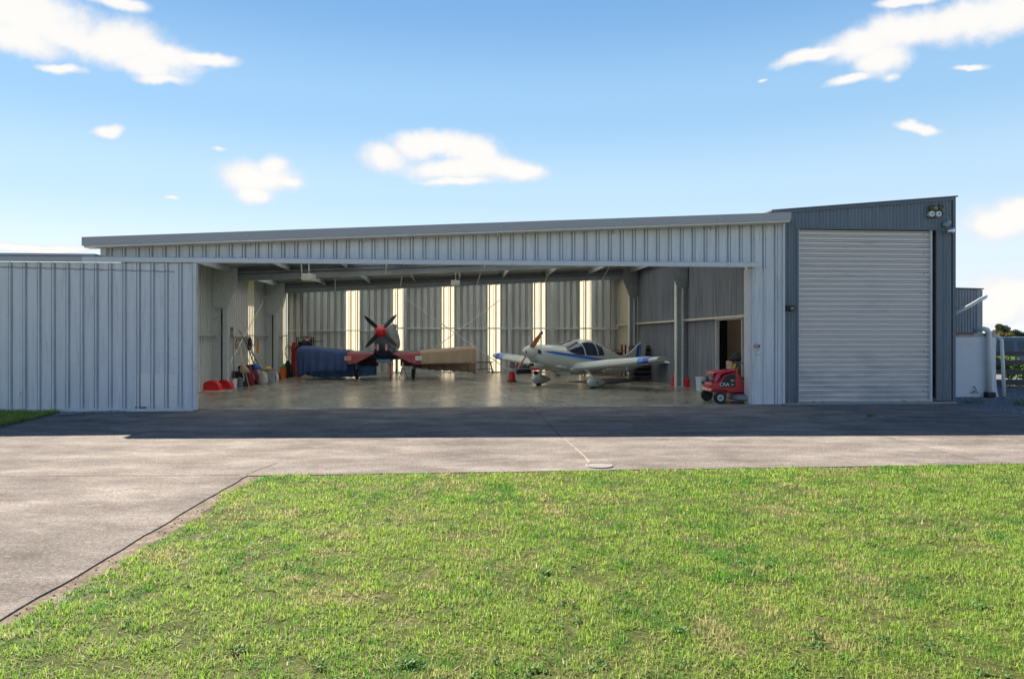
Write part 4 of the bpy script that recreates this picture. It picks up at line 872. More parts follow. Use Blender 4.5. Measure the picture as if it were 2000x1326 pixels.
def fside(x, z, side=-1, off=.006):
    bo, to, sh_, hw = fsec(x)
    if z >= sh_: s = min(1, (z - sh_) / (to - sh_)) ** (1 / .95); c = math.sqrt(max(0, 1 - s * s)); y = hw * c ** .85
    else: s = min(1, (sh_ - z) / (sh_ - bo)) ** (1 / .85); c = math.sqrt(max(0, 1 - s * s)); y = hw * c ** .6
    return Vector((x, side * (y + off), z))
xs = []
for a, b in zip(FS, FS[1:]):
    k = max(1, int((b[0] - a[0]) / .12)); xs += [a[0] + (b[0] - a[0]) * i / k for i in range(k)]
xs.append(FS[-1][0])
mb = MB(); mb.loft([[fpt(x, 2 * PI * k / 36) for k in range(36)] for x in xs]); obj('fuselage', mb, 'cream', P1, auto=50)
def curve(pts): return lambda x: next((p[1] + (q[1] - p[1]) * (x - p[0]) / (q[0] - p[0]) for p, q in zip(pts, pts[1:]) if p[0] <= x <= q[0]), pts[-1][1])
zb = curve([(-.62, 1.22), (-.5, 1.13), (-.3, 1.06), (.2, 1.02), (.9, .98), (1.5, 1.0)])
zt = curve([(-.62, 1.24), (-.4, 1.31), (-.1, 1.385), (.15, 1.42), (.5, 1.435), (.9, 1.40), (1.3, 1.28), (1.5, 1.20)])
for side in (-1, 1):
    for x0, x1 in ((-.60, .17), (.235, .88), (.94, 1.30)):
        nn = 12; mb = MB(); mb.grid([[fside(x0 + (x1 - x0) * i / nn, zb(x0 + (x1 - x0) * i / nn) + (zt(x0 + (x1 - x0) * i / nn) - zb(x0 + (x1 - x0) * i / nn)) * j / 5, side, .006) for j in range(6)] for i in range(nn + 1)])
        obj('cabin_window', mb, 'glass', P1, smooth=True)
mb = MB(); mb.grid([[fpt(x + .0, R(a), .006) for a in range(38 - int(22 * (x + .55)), 143 + int(22 * (x + .55)), 5)][:0] or [fpt(x, R(40 + 100 * j / 12), .006) for j in range(13)] for x in (-.56, -.45, -.3, -.15, 0.0, .12)]); obj('windscreen', mb, 'glass', P1, smooth=True)
for a in (42, 90, 138): obj('windscreen_frame', MB().tube([fpt(x, R(a), .008) for x in (-.58, -.4, -.2, 0, .14)], .011, 6), 'cream', P1, smooth=True)
s0 = curve([(-1.62, 1.165), (-.8, 1.05), (0, .96), (1, .845), (2, .76), (3.2, .70)]); sw = curve([(-1.62, .012), (-1.2, .05), (0, .06), (1.2, .055), (3.2, .03)])
for side in (-1, 1):
    for nm, m_, k in (('dark_stripe', 'blue', 0), ('light_stripe', 'lblue', 1)):
        mb = MB(); P = []
        for i in range(49):
            x = -1.62 + 4.7 * i / 48; z = s0(x); q = sw(x); a, b = (z, z + q) if k == 0 else (z - q * .75, z)
            P.append([fside(x, a, side, .004), fside(x, (a + b) / 2, side, .004), fside(x, b, side, .004)])
        mb.grid(P); obj(nm, mb, m_, P1, smooth=True)
sp = obj('spinner', MB().lathe([(0, -2.19), (.05, -2.18), (.11, -2.12), (.16, -2.02), (.19, -1.90), (.195, -1.79), (0, -1.78)], (0, 0, 1.16), 'x', 28), 'cream', P1, auto=50)
def airblade(mb, base, dirv, fwd, L_, w0, th, tw0=55, tw1=20, n=14, tipw=.35):
    dirv = Vector(dirv).normalized(); fwd = Vector(fwd).normalized(); side = dirv.cross(fwd).normalized(); rings = []
    for i in range(n + 1):
        t = i / n; wd = w0 * (math.sin(PI * min(1, .22 + t * .72)) ** .7) * (1 if t < .9 else 1 - (t - .9) * 10 * (1 - tipw)); tk = th * (1 - .75 * t); an = R(tw0 + (tw1 - tw0) * t)
        a = side * math.cos(an) + fwd * math.sin(an); b = fwd * math.cos(an) - side * math.sin(an); c = Vector(base) + dirv * L_ * t
        rings.append([c + a * wd / 2 * math.cos(u) + b * tk / 2 * math.sin(u) for u in [2 * PI * k / 12 for k in range(12)]])
    mb.loft(rings)
# propeller plane is at x = -1.95; one blade up and towards the left wing
for sg in (1, -1):
    d = Vector((0, -.66 * sg, .75 * sg))
    mb = MB(); airblade(mb, (-1.93, 0, 1.16), d, (-1, 0, 0), .80, .14, .045, -50, -18); bl = obj('propeller_blade', mb, 'propwood', P1, auto=60)
    mb = MB(); airblade(mb, Vector((-1.93, 0, 1.16)) + d.normalized() * .705, d, (-1, 0, 0), .102, .10, .018, -20, -18, 6); obj('blade_tip', mb, 'blue', bl, auto=60)
for side in (-1, 1):
    obj('air_intake', MB().lathe([(0, -.03), (.052, -.03), (.066, -.015), (.07, .03)], fside(-1.70, 1.16, side, -.055) + Vector((-.035, 0, 0)), 'x', 18), 'black', P1)
obj('chin_scoop', MB().box(-1.80, -1.3, -.12, .12, .69, .84), 'cream', P1, bevel=.04)
obj('scoop_mouth', MB().box(-1.806, -1.795, -.09, .09, .72, .80), 'black', P1)
for side in (-1, 1):
    mb = MB(); mb.tube([fside(-1.05, .72, side, .0) + Vector((-.02, 0, 0)), fside(-.95, .70, side, .03), fside(-.7, .66, side, .03), fside(-.5, .63, side, -.03)], [.02, .05, .05, .02], 8); obj('cheek_louvre', mb, 'cream', P1, smooth=True)
def foil(c, n=14):
    xs_ = [.5 * (1 - math.cos(PI * i / n)) for i in range(n + 1)]
    yt = [.6 * 2.2 * (.2969 * math.sqrt(x) - .126 * x - .3516 * x * x + .2843 * x ** 3 - .1015 * x ** 4) * .15 / .12 * .75 for x in xs_]
    return [(x, y * 1.15) for x, y in zip(xs_, yt)] + [(x, -y * .65) for x, y in zip(xs_[-2:0:-1], yt[-2:0:-1])]
def wing(y0, y1, x0, c0, x1, c1, z0, z1, tk=1.0, n=10):
    mb = MB(); P = foil(1); rings = []
    for i in range(n + 1):
        t = i / n; y = y0 + (y1 - y0) * t; x = x0 + (x1 - x0) * t; c = c0 + (c1 - c0) * t; z = z0 + (z1 - z0) * t
        rings.append([(x + px * c, y, z + pz * c * tk) for px, pz in P])
    mb.loft(rings); return mb
for s in (-1, 1):
    f = lambda y: (lambda t: (-.42 + .22 * t, 1.48 - .45 * t, .60 + .33 * t))((y - .3) / 2.95)
    def wseg(a, b, nm, m_, par, tk=1.0):
        A_, B_ = f(a), f(b); return obj(nm, wing(s * a, s * b, A_[0], A_[1], B_[0], B_[1], A_[2], B_[2], tk), m_, par, auto=40)
    wg = wseg(.30, 2.68, 'wing', 'cream', P1)
    wseg(2.68, 2.86, 'light_blue_band', 'lblue', wg); wseg(2.86, 3.05, 'dark_blue_band', 'blue', wg)
    A_ = f(3.05); obj('wing_tip', wing(s * 3.05, s * 3.27, A_[0], A_[1], A_[0] + .12, A_[1] - .2, A_[2], A_[2] + .03, .8), 'cream', wg, auto=40)
    # aileron hangs slightly, hinge brackets
    a, b = f(1.9), f(3.0)
    mb = MB(); mb.loft([[(q[0] + q[1] * .80, s * y, q[2] + .01), (q[0] + q[1] * .80, s * y, q[2] - .03), (q[0] + q[1] * 1.05, s * y, q[2] - .09)] for q, y in ((a, 1.9), (b, 3.0))]); obj('aileron', mb, 'cream', wg)
    for y in (1.2, 2.0): q = f(y); obj('hinge_bracket', MB().box(q[0] + .55, q[0] + .62, s * y - .012, s * y + .012, q[2] - .2, q[2] - .02), 'white', wg)
    q = f(1.9); obj('pitot_tube', MB().tube([(q[0] + .2, s * 1.75, q[2] - .03), (q[0] + .15, s * 1.75, q[2] - .14), (q[0] - .12, s * 1.75, q[2] - .14)], .012, 6), 'white', wg)
    obj('root_fairing', MB().lathe([(0, -.62), (.08, -.5), (.17, -.2), (.19, .3), (.15, .8), (.05, 1.15), (0, 1.2)], (.12, s * .42, .60), 'x', 16), 'cream', P1, smooth=True)
    # tailplane
    st = obj('tailplane', wing(s * .05, s * 1.72, 3.58, .95, 3.88, .68, .70, .70, .6), 'cream', P1, auto=40)
    # undercarriage
    lg = obj('gear_leg', MB().loft([[(x + a_ * cx, s * y + b_ * .3, z + b_ * cx * .4) for a_, b_ in ((-.5, 0), (-.2, .16), (.3, .14), (.5, 0), (.3, -.14), (-.2, -.16))] for x, y, z, cx in ((-.30, .62, .66, .18), (-.27, .86, .60, .15), (-.24, .96, .52, .13), (-.18, 1.04, .40, .12), (-.12, 1.08, .25, .12))]), 'cream', P1, auto=50)
    rings = []
    for i in range(15):
        t = i / 14; x = -.52 + 1.0 * t; hh = .18 * max(.02, (t ** .5 * (1 - t) ** .85) / .468); zc = .225 - .04 * t + .0 * t
        rings.append([(x, s * 1.1 + .11 * (hh / .18) * math.cos(u), zc + hh * math.sin(u)) for u in [2 * PI * k / 18 for k in range(18)]])
    spt = obj('wheel_spat', MB().loft(rings), 'cream', P1, auto=60)
    obj('wheel', MB().lathe([(0, -.05), (.11, -.05), (.14, -.03), (.14, .03), (.11, .05), (0, .05)], (-.17, s * 1.1, .143), 'y', 22), 'rubber', spt, auto=40)
    obj('axle_hole', MB().lathe([(0, -.01), (.025, -.01), (.025, .01)], (-.12, s * 1.1 + s * .108, .2), 'y', 12), 'black', spt)
fin = [(2.9, .93), (3.3, .97), (3.6, 1.06), (3.95, 1.26), (4.10, 1.34), (4.18, 1.365), (4.33, 1.36), (4.19, .60), (3.2, .66)]
def thick(poly, t0, name, m_, par, t1=None):
    mb = MB(); n = len(poly); vs = []
    for s in (-1, 1):
        for (x, z) in poly: w_ = t0 * (1 - .55 * max(0, min(1, (z - .7) / .65))) ; vs.append((x, s * w_, z))
    mb.add(vs, [tuple(range(n)), tuple(range(n, 2 * n))[::-1]] + [(i, i + n, (i + 1) % n + n, (i + 1) % n) for i in range(n)]); return obj(name, mb, m_, par, bevel=.012)
fn = thick(fin, .045, 'tail_fin', 'cream', P1)
rdd = thick([(4.20, .62), (4.345, 1.36), (4.62, 1.345), (4.66, 1.33), (4.47, .56)], .03, 'rudder', 'cream', P1)
thick([(4.07, .80), (4.21, 1.355), (4.34, 1.355), (4.20, .80)], .047, 'light_fin_stripe', 'lblue', fn); thick([(3.87, .80), (4.02, 1.29), (4.208, 1.36), (4.068, .80)], .0465, 'dark_fin_stripe', 'blue', fn)
obj('beacon', MB().lathe([(.02, 0), (.02, .02), (.006, .05), (0, .05)], (4.24, 0, 1.365), 'z', 10), 'white', fn)
tw = obj('tailwheel_strut', MB().tube([(3.55, 0, .42), (3.8, 0, .20), (3.92, 0, .10)], [.02, .018, .02], 8), 'chrome', P1)
obj('tailwheel', MB().lathe([(0, -.025), (.06, -.025), (.075, 0), (.06, .025), (0, .025)], (3.92, -.03, .078), 'y', 16), 'rubber', tw)
obj('aerial', MB().tube([(1.5, 0, 1.37), (1.55, 0, 1.62)], [.012, .006], 6), 'white', P1)
obj('belly_fairing', MB().box(-.3, 1.0, -.3, .3, .40, .52), 'cream', P1, bevel=.05)
for x, z in ((-1.25, 1.30), (-.95, 1.28)): obj('cowl_latch', MB().box(x - .02, x + .02, -.0, .01, -.05, .04, at=tuple(fside(x, s0(x) + .05, -1, .0))), 'black', P1)

# ================================================================== AIRCRAFT 2: red-winged warbird seen nose on
P2 = thing('warbird_aeroplane', 'grey nosed warbird with red spinner and black four blade propeller', 'aeroplane', (-4.73, 26.75, 0), R(3.5))
SEC = [(-1.28, .19, 1.80, .21), (-1.22, .25, 1.74, .30), (-1.0, .31, 1.60, .44), (-.6, .35, 1.53, .53), (0, .40, 1.50, .58), (.8, .41, 1.50, .56), (1.8, .36, 1.47, .48), (2.8, .28, 1.40, .38), (3.8, .2, 1.30, .3), (4.6, .08, 1.25, .18)]
def ell(x, wd, zc, h, n=28): return [(wd * math.copysign(abs(math.cos(2 * PI * k / n)) ** .85, math.cos(2 * PI * k / n)), x, zc + h * math.sin(2 * PI * k / n)) for k in range(n)]
mb = MB(); mb.loft([ell(*s) for s in SEC]); obj('fuselage', mb, mat('warbird_grey', (.11, .155, .22), .35, 0, .05, 2), P2, auto=60)
mb = MB(); mb.loft([ell(y, w_, z, h) for y, w_, z, h in ((-1.19, .10, 1.22, .05), (-1.15, .20, 1.15, .12), (-.9, .31, 1.07, .18), (-.3, .36, 1.0, .20), (.8, .36, .98, .18), (1.4, .2, 1.0, .10))]); bl = obj('belly_cowl', mb, 'navy', P2, auto=60)
for x in (-.13, .17): obj('pink_intake_plug', MB().box(x - .035, x + .035, -1.215, -1.17, 1.12, 1.34), 'pink', P2, bevel=.012)
mb = MB(); mb.loft([ell(y, w_, z, h) for y, w_, z, h in ((.1, .2, 1.92, .06), (.4, .29, 1.95, .14), (1.0, .31, 1.98, .18), (1.7, .27, 1.94, .18), (2.4, .1, 1.86, .1))]); obj('canopy', mb, 'glass', P2, smooth=True)
spn = obj('spinner', MB().lathe([(0, -1.60), (.07, -1.585), (.14, -1.53), (.19, -1.45), (.222, -1.34), (.225, -1.27), (0, -1.27)], (0, 0, 1.80), 'y', 28), 'red', P2, auto=50)
for a in (45, 135, 225, 315):
    d = Vector((math.cos(R(a + 2)), 0, math.sin(R(a + 2)))); mb = MB(); airblade(mb, Vector((0, -1.36, 1.80)) + d * .12, d, (0, -1, 0), .68, .165, .05, 35, 12, 12, .5); bd = obj('propeller_blade', mb, 'black', P2, auto=60)
    mb = MB(); airblade(mb, Vector((0, -1.36, 1.80)) + d * .755, d, (0, -1, 0), .05, .075, .02, 12, 12, 4); obj('blade_tip', mb, mat('blade_tip_paint', (.5, .12, .05), .5) if a == 45 else bpy.data.materials['blade_tip_paint'], bd)
for s in (-1, 1):
    mb = MB(); P = foil(1); rings = []
    for y, x0, c, z in ((.25, -.55, 2.0, .88), (1.15, -.42, 1.75, .80 + .08), (3.15, -.08, 1.1, 1.07)): rings.append([(s * y, x0 + px * c, z + pz * c * .8) for px, pz in P])
    wgn = obj('wing', MB().loft(rings), 'navy', P2, auto=40)
    mb = MB(); rings = []
    for y, x0, c, z in ((3.15, -.08, 1.1, 1.07), (3.3, .2, .6, 1.09)): rings.append([(s * y, x0 + px * c, z + pz * c * .8) for px, pz in P])
    obj('wing_tip', MB().loft(rings), 'dusty', wgn, auto=40)
    lg = obj('gear_leg', MB().tube([(s * 1.03, -.12, .85), (s * 1.06, -.08, .45), (s * 1.07, -.02, .2)], [.05, .042, .03], 10), 'slate', P2, smooth=True)
    obj('gear_door', MB().box(s * 1.12 - .012, s * 1.12 + .012, -.2, .12, .22, .82), 'navy', lg, bevel=.008)
    wh = obj('wheel', MB().lathe([(0, -.06), (.14, -.065), (.19, -.05), (.205, 0), (.19, .05), (.14, .065), (0, .06)], (s * 1.04, .0, .225), 'x', 26), 'rubber', P2, auto=40)
    obj('rim', MB().lathe([(0, -.07), (.09, -.07), (.10, -.05), (.1, .05), (.09, .07), (0, .07)], (s * 1.04, 0, .225), 'x', 18), 'grey', wh)
obj('radiator_scoop', MB().box(-.26, .26, -.62, .3, .66, .80), mat('pale_blue_scoop', (.16, .28, .42), .45), P2, bevel=.05)
obj('radiator_bar', MB().box(-.3, .3, -.63, -.55, .80, .83), 'navy', P2, bevel=.01)
for x in (-.85, .85): obj('flap', MB().box(x - .42, x + .42, 1.42, 1.46, .45, .85), mat('dull_maroon', (.22, .05, .07), .7) if x < 0 else bpy.data.materials['dull_maroon'], P2)
mb = MB(); mb.box(-.02, .02, 4.2, 4.24, 1.2, 2.2); obj('tail_fin', MB().prism([(3.6, 1.3), (4.0, 2.1), (4.4, 2.15), (4.75, 1.25)], -.03, .03, 'x'), 'slate', P2)
obj('tailwheel', MB().lathe([(0, -.03), (.1, -.03), (.1, .03), (0, .03)], (0, 4.2, .125), 'x', 16), 'rubber', P2); obj('tailwheel_strut', MB().tube([(0, 4.1, 1.15), (0, 4.2, .14)], .03, 8), 'grey', P2)
# things around it
def at2(x, y, z=0): c, s = math.cos(R(3.5)), math.sin(R(3.5)); return (-4.73 + x * c - y * s, 26.75 + x * s + y * c, z)
t = thing('tow_bar', 'red upright strut standing under the warbird nose', 'tow bar', at2(.28, -.75), R(5))
obj('strut', MB().tube([(0, 0, .02), (0, .02, .62)], .028, 10), 'red', t, smooth=True); obj('foot', MB().box(-.05, .05, -.04, .04, .0, .03), 'red', t, bevel=.006); obj('cross_head', MB().box(-.10, .10, -.02, .06, .60, .64), 'red', t, bevel=.006)
t = thing('jack_stand', 'small brassy jack stand under the warbird belly', 'jack', at2(.62, .3), R(20))
for k in range(3): a = k * 2.09; obj('leg', MB().tube([(.2 * math.cos(a), .2 * math.sin(a), .01), (.03 * math.cos(a), .03 * math.sin(a), .45)], .015, 6), 'brass', t)
obj('ram', MB().tube([(0, 0, .1), (0, 0, .66)], .03, 10), 'chrome', t); obj('hand_wheel', MB().lathe([(.05, 0), (.1, 0), (.1, .02), (.05, .02)], (0, 0, .4), 'z', 14), 'wood', t)
# cloth covers draped over the wings: front hem and rear hem
def cover(name, label, pts, m_, th=.012, sd=1, fold=.025, group=None):
    # pts: list of (x, top z, front y, rear y, front hem z, rear hem z) in P2 axes; the cloth lies over leading and trailing edge
    r = random.Random(sd); mb = MB(); xs_ = []
    n = 40; P = []
    for i in range(n + 1):
        t = i / n * (len(pts) - 1); k = min(int(t), len(pts) - 2); q = [a + (b - a) * (t - k) for a, b in zip(pts[k], pts[k + 1])]
        x, zt_, yf, yr, hf_, hr = q; row = []; w1 = math.sin(i * 1.3 + sd) + .6 * math.sin(i * 2.9 + sd * 2)
        for j in range(9): u = j / 8; row.append((x + .01 * w1 * (1 - u), yf - .03 - fold * w1 * (1 - u), hf_ + (zt_ - .05 - hf_) * u + (.012 * w1 if j == 0 else 0)))
        row.append((x, yf + .04, zt_)); row.append((x, yf + (yr - yf) * .35, zt_ + .045)); row.append((x, yf + (yr - yf) * .7, zt_ + .02)); row.append((x, yr, zt_ - .02))
        for j in range(7): u = j / 6; row.append((x, yr + .04 + fold * w1 * u, (zt_ - .06) + (hr - zt_ + .06) * u + (.015 * w1 if j == 6 else 0)))
        P.append([at2(*p) for p in row])
    mb.grid(P); o = obj(name, mb, m_, None, smooth=True, solid=th); tag(o, label, 'cover', group); return o
cover('wing_cover', 'blue tarpaulin draped over the left wing and hanging almost to the floor', [(-3.18, 1.20, -.15, 1.0, .10, .18), (-3.08, 1.22, -.2, 1.05, .12, .12), (-2.85, 1.21, -.25, 1.1, .26, .08), (-2.3, 1.16, -.33, 1.2, .31, .06), (-1.7, 1.10, -.42, 1.3, .33, .08), (-1.32, 1.07, -.5, 1.4, .36, .12)], 'bluetarp', sd=2, fold=.085)
cover('hanging_cloth', 'lighter blue lower sheet showing beneath the blue tarpaulin', [(-2.9, .6, .6, 1.0, .12, .05), (-2.4, .55, .6, 1.0, .05, .05), (-1.2, .5, .6, 1.0, .09, .08), (-.45, .5, .7, 1.0, .14, .15)], 'bluetarp2', sd=4)
cover('wing_cover', 'tan quilted cover over the right hand wing beside the warbird', [(1.32, 1.06, -.50, 1.4, .60, .34), (1.9, 1.10, -.42, 1.3, .61, .28), (2.6, 1.16, -.3, 1.2, .62, .25), (3.2, 1.21, -.2, 1.1, .62, .22), (3.38, 1.21, -.15, 1.05, .56, .18)], 'tan', sd=5, fold=.022)
for s, l_ in ((-1, 'dusty red cloth panel on the wing root left of the nose'), (1, 'dusty red cloth panel on the wing root right of the nose')):
    pts = [(s * 1.31, 1.04, -.52, 1.42, .60, .35), (s * 1.15, 1.02, -.54, 1.42, .60, .36), (s * .95, 1.01, -.56, 1.42, .66, .4), (s * .7, 1.0, -.6, 1.4, .78, .5), (s * .45, 1.0, -.62, 1.3, .93, .7), (s * .34, 1.0, -.62, 1.3, .985, .9)]
    cover('root_cover', l_, pts, 'dusty', sd=7, fold=.008)
    t = thing('pale_tag', 'pale square tag pinned where red cloth meets ' + ('blue tarpaulin' if s < 0 else 'tan cover'), 'tag', at2(s * 1.28, -.60, .82), R(5))
    obj('tag_card', MB().box(-.12, .12, -.012, 0, -.075, .075), 'pink' if s < 0 else 'white', t, bevel=.01); obj('stitching', MB().box(-.09, .09, -.018, -.0125, -.015, .012), 'dusty' if s < 0 else 'grey', t)

# ================================================================== SMALL THINGS
# lights hanging from the rafters
for (px, py, D, l_) in ((602, 541.5, 19.5, 'off white box light hanging under the roof near the left columns'), (890, 552.5, 26.0, 'off white box light on the far rafter near the middle')):
    p = wp(px, py, D); t = thing('box_light', l_, 'ceiling light', p, TH, 'box lights under the roof')
    obj('housing', MB().box(-.17, .15, -.1, .3, -.10, .09), 'light', t, bevel=.012); obj('cover_plate', MB().box(-.15, .13, -.112, -.1005, -.08, .07), 'light', t, bevel=.005); obj('hanger', MB().tube([(0, .1, .09), (0, .1, .42)], .012, 6), 'galv', t)
# traffic cone with a bag over it
p = gp(1000, 746); t = thing('traffic_cone', 'red traffic cone with white collar and a plastic bag on its tip', 'traffic cone', (p.x, p.y, .02))
obj('base', MB().box(-.17, .17, -.17, .17, 0, .035), 'rubber', t, bevel=.01); obj('cone', MB().lathe([(.14, .03), (.105, .25), (.095, .33), (.045, .70), (.0, .71)], n=24), 'redp', t, auto=40)
obj('collar', MB().lathe([(.099, .34), (.078, .50), (.075, .50), (.095, .34)], n=24), 'white', t, smooth=True)
mb = MB(); r = random.Random(3); mb.loft([[((w_ + r.uniform(-.02, .02)) * math.cos(a), (w_ + r.uniform(-.02, .02)) * math.sin(a), z) for a in [k * PI / 7 for k in range(14)]] for z, w_ in ((.48, .09), (.55, .10), (.62, .085), (.69, .075), (.75, .03))]); obj('plastic_bag', mb, mat('thin_plastic_bag', (.62, .5, .5), .4, trans=.4), t, smooth=True)
# trestle and steps
p = gp(944, 729); t = thing('saw_horse', 'brown wooden trestle standing just past the tan wing cover', 'trestle', (p.x, p.y, .02), R(8))
obj('top_rail', MB().box(-.42, .42, -.06, .06, .44, .50), 'wood', t, bevel=.008)
for x, e in ((-.32, -.1), (.32, .1)):
    for y in (-.2, .2): obj('leg', MB().tube([(x, y * .2, .45), (x + e, y, .0)], .03, 4), 'wood', t)
    obj('leg_tie', MB().tube([(x + e * .6, -.13, .17), (x + e * .6, .13, .17)], .016, 4), 'wood', t)
obj('long_tie', MB().box(-.38, .38, -.015, .015, .14, .18), 'wood', t)
p = gp(937, 728.2); t = thing('folded_frame', 'dark metal frame stacked behind the wooden trestle', 'frame', (p.x, p.y + .3, .02))
pieces('rung', [MB().tube([(-.25, 0, z), (.25, 0, z)], .016, 6) for z in (.05, .35, .7, .85)], 'black', t)
for x in (-.25, .25): obj('upright', MB().tube([(x, 0, 0), (x, 0, .9)], .02, 6), 'black', t)
# behind the cream aeroplane
p = gp(1022, 731); t = thing('covered_bundle', 'dark blue bundle on the floor behind the cone', 'bundle', (p.x, p.y + .4, .02))
r = random.Random(5); mb = MB(); mb.loft([[(w_ * math.cos(a) * r.uniform(.85, 1.1), .3 * w_ * 2 * math.sin(a) * r.uniform(.85, 1.1), z) for a in [k * PI / 8 for k in range(16)]] for z, w_ in ((0, .36), (.15, .38), (.3, .34), (.42, .26), (.48, .1))]); obj('cover', mb, 'navy', t, smooth=True); obj('strap', MB().box(-.30, .30, -.28, -.262, .2, .24), 'grey', t)
p = gp(1070, 735); t = thing('workshop_trolley', 'low red wheeled trolley behind the cream aeroplane nose', 'trolley', (p.x, p.y + .35, .02), R(6))
obj('tray', MB().box(-.65, .65, -.25, .25, .22, .34), 'red', t, bevel=.03); obj('engine_box', MB().box(-.5, .1, -.2, .2, .345, .52), 'red', t, bevel=.04); obj('handle', MB().tube([(.6, 0, .34), (.8, 0, .5)], .018, 6), 'black', t)
for x in (-.45, .45):
    for y in (-.22, .22): obj('wheel', MB().lathe([(0, -.03), (.09, -.03), (.09, .03), (0, .03)], (x, y, .095), 'y', 16), 'rubber', t)
# dark stack by the right hand wall
pu, pv = 5.25, 9.6
def hb(u, v, z=.02): p = B(u, v); return (p.x, p.y, z)
r = random.Random(9)
t = thing('pallet_shelf', 'dark loaded shelf rack behind the aeroplane tail', 'shelf rack', hb(4.85, 12.9), TH)
for x in (-.85, .85):
    for y in (-.3, .3): obj('post', MB().box(x - .03, x + .03, y - .03, y + .03, 0, 1.25), 'black', t)
for z in (.15, .62, 1.0): obj('shelf', MB().box(-.88, .88, -.34, .34, z, z + .04), 'wood', t)
for k, (u, v, z, wd, h, l_, m_) in enumerate(((4.25, 12.7, .23, .55, .30, 'black crate on the bottom shelf behind the tail, left one', 'black'), (4.95, 12.7, .23, .6, .34, 'black crate on the bottom shelf behind the tail, middle one', 'darkfab'), (5.5, 12.7, .23, .4, .28, 'grey crate on the bottom shelf behind the tail', 'grey'), (4.4, 12.7, .70, .7, .24, 'black box on the middle shelf behind the tail', 'black'), (5.25, 12.7, .70, .6, .26, 'wide black bag on the middle shelf behind the tail', 'darkfab'))):
    p = B(u, v); t = thing('storage_crate', l_, 'crate', (p.x, p.y, z - .02), TH, 'crates on the dark shelf rack')
    obj('crate_body', MB().box(-wd / 2, wd / 2, -.25, .25, 0, h), m_, t, bevel=.02); obj('rim', MB().box(-wd / 2 - .01, wd / 2 + .01, -.26, .26, h, h + .025), m_, t, bevel=.006)
for k, (u, w_) in enumerate(((3.55, .9), (3.9, .7), (4.25, .8))):
    p = B(u, 12.55); t = thing('timber_block', ('short sawn log end on the rack, leftmost', 'pale sawn log on the rack, middle of three', 'dark sawn log on the rack, nearest the tail')[k], 'timber', (p.x, p.y, 1.08), TH)
    obj('log', MB().lathe([(0, -w_ / 2), (.085, -w_ / 2), (.09, 0), (.085, w_ / 2), (0, w_ / 2)], (0, 0, .06), 'x', 14, rot=Matrix.Rotation(R(20), 3, 'Z')), 'palewood' if k < 2 else 'wood', t, auto=40); obj('bark_strip', MB().box(-w_ * .4, w_ * .4, -.02, .02, .145, .155, rot=Matrix.Rotation(R(20), 3, 'Z')), 'wood', t)
for k, (z, l_) in enumerate(((.02, 'bottom black cushion of the stack by the grey wall'), (.2, 'second black cushion of the stack by the grey wall'), (.38, 'third black cushion of the stack by the grey wall'), (.56, 'fourth black cushion of the stack by the grey wall'), (.74, 'fifth black cushion of the stack, just under the top one'), (.92, 'sixth black cushion, second from the top of the wall stack'), (1.1, 'topmost black cushion of the stack by the grey wall'))):
    p = B(5.72 + .03 * (k % 2), 10.45 + .03 * (k % 3)); t = thing('seat_cushion', l_, 'cushion', (p.x, p.y, z), TH + R(3 * (k % 2)), 'black cushions stacked by the wall')
    obj('pad', MB().box(-.34, .32, -.4, .4, 0, .165), 'darkfab', t, bevel=.05); obj('piping', MB().box(-.345, .325, -.405, .405, .075, .09), 'grey', t, bevel=.005)
p = B(4.3, 9.0); t = thing('floor_mat', 'dark rubber mat on the floor under the aeroplane', 'mat', (p.x, p.y, .0245), R(40)); obj('rubber_sheet', MB().box(-1.5, 1.4, -.7, .7, 0, .012), 'rubber', t, bevel=.004); obj('mat_border', MB().box(-1.45, 1.35, -.65, .65, .0125, .016), 'darkfab', t)
p = B(4.35, 10.8); t = thing('cardboard_sheet', 'tan cardboard sheet lying under the cream wing', 'cardboard', (p.x, p.y, .025), R(30)); obj('card', MB().box(-.5, .5, -.3, .3, 0, .02), 'tan', t, bevel=.004); obj('fold_line', MB().box(-.01, .01, -.3, .3, .0205, .022), 'wood', t)
# right hand wall bits
def jerry(px, py, s, l_, D_=None):
    p = gp(px, py); t = thing('fuel_can', l_, 'fuel can', (p.x, p.y, .02), TH, 'red fuel cans by the right column')
    obj('can', MB().box(-.16 * s, .16 * s, -.12 * s, .12 * s, 0, .27 * s), 'redp', t, bevel=.035 * s); obj('handle', MB().tube([(-.09 * s, 0, .26 * s), (-.06 * s, 0, .33 * s), (.04 * s, 0, .33 * s), (.07 * s, 0, .26 * s)], .016 * s, 8), 'redp', t)
    obj('spout', MB().tube([(.11 * s, 0, .26 * s), (.14 * s, 0, .35 * s)], .02 * s, 8), 'black', t); obj('label_patch', MB().box(-.02 * s, .12 * s, -.126 * s, -.1205 * s, .08 * s, .18 * s), mat('can_label', (.35, .42, .5), .5) if 'can_label' not in bpy.data.materials else bpy.data.materials['can_label'], t)
jerry(1346, 756.5, .93, 'red plastic fuel can with label just right of the steel column'); jerry(1327, 756, .5, 'tiny red fuel can at the foot of the steel column')
p = gp(1316, 755); t = thing('small_cone', 'short plain red cone at the left foot of the steel column', 'cone', (p.x, p.y, .02)); obj('base', MB().box(-.1, .1, -.1, .1, 0, .02), 'redp', t); obj('cone', MB().lathe([(.09, .02), (.03, .34), (0, .345)], n=18), 'redp', t, auto=40)
p = gp(1369, 764); t = thing('white_bucket', 'white plastic bucket with stickers next to the red mower', 'bucket', (p.x, p.y, .02))
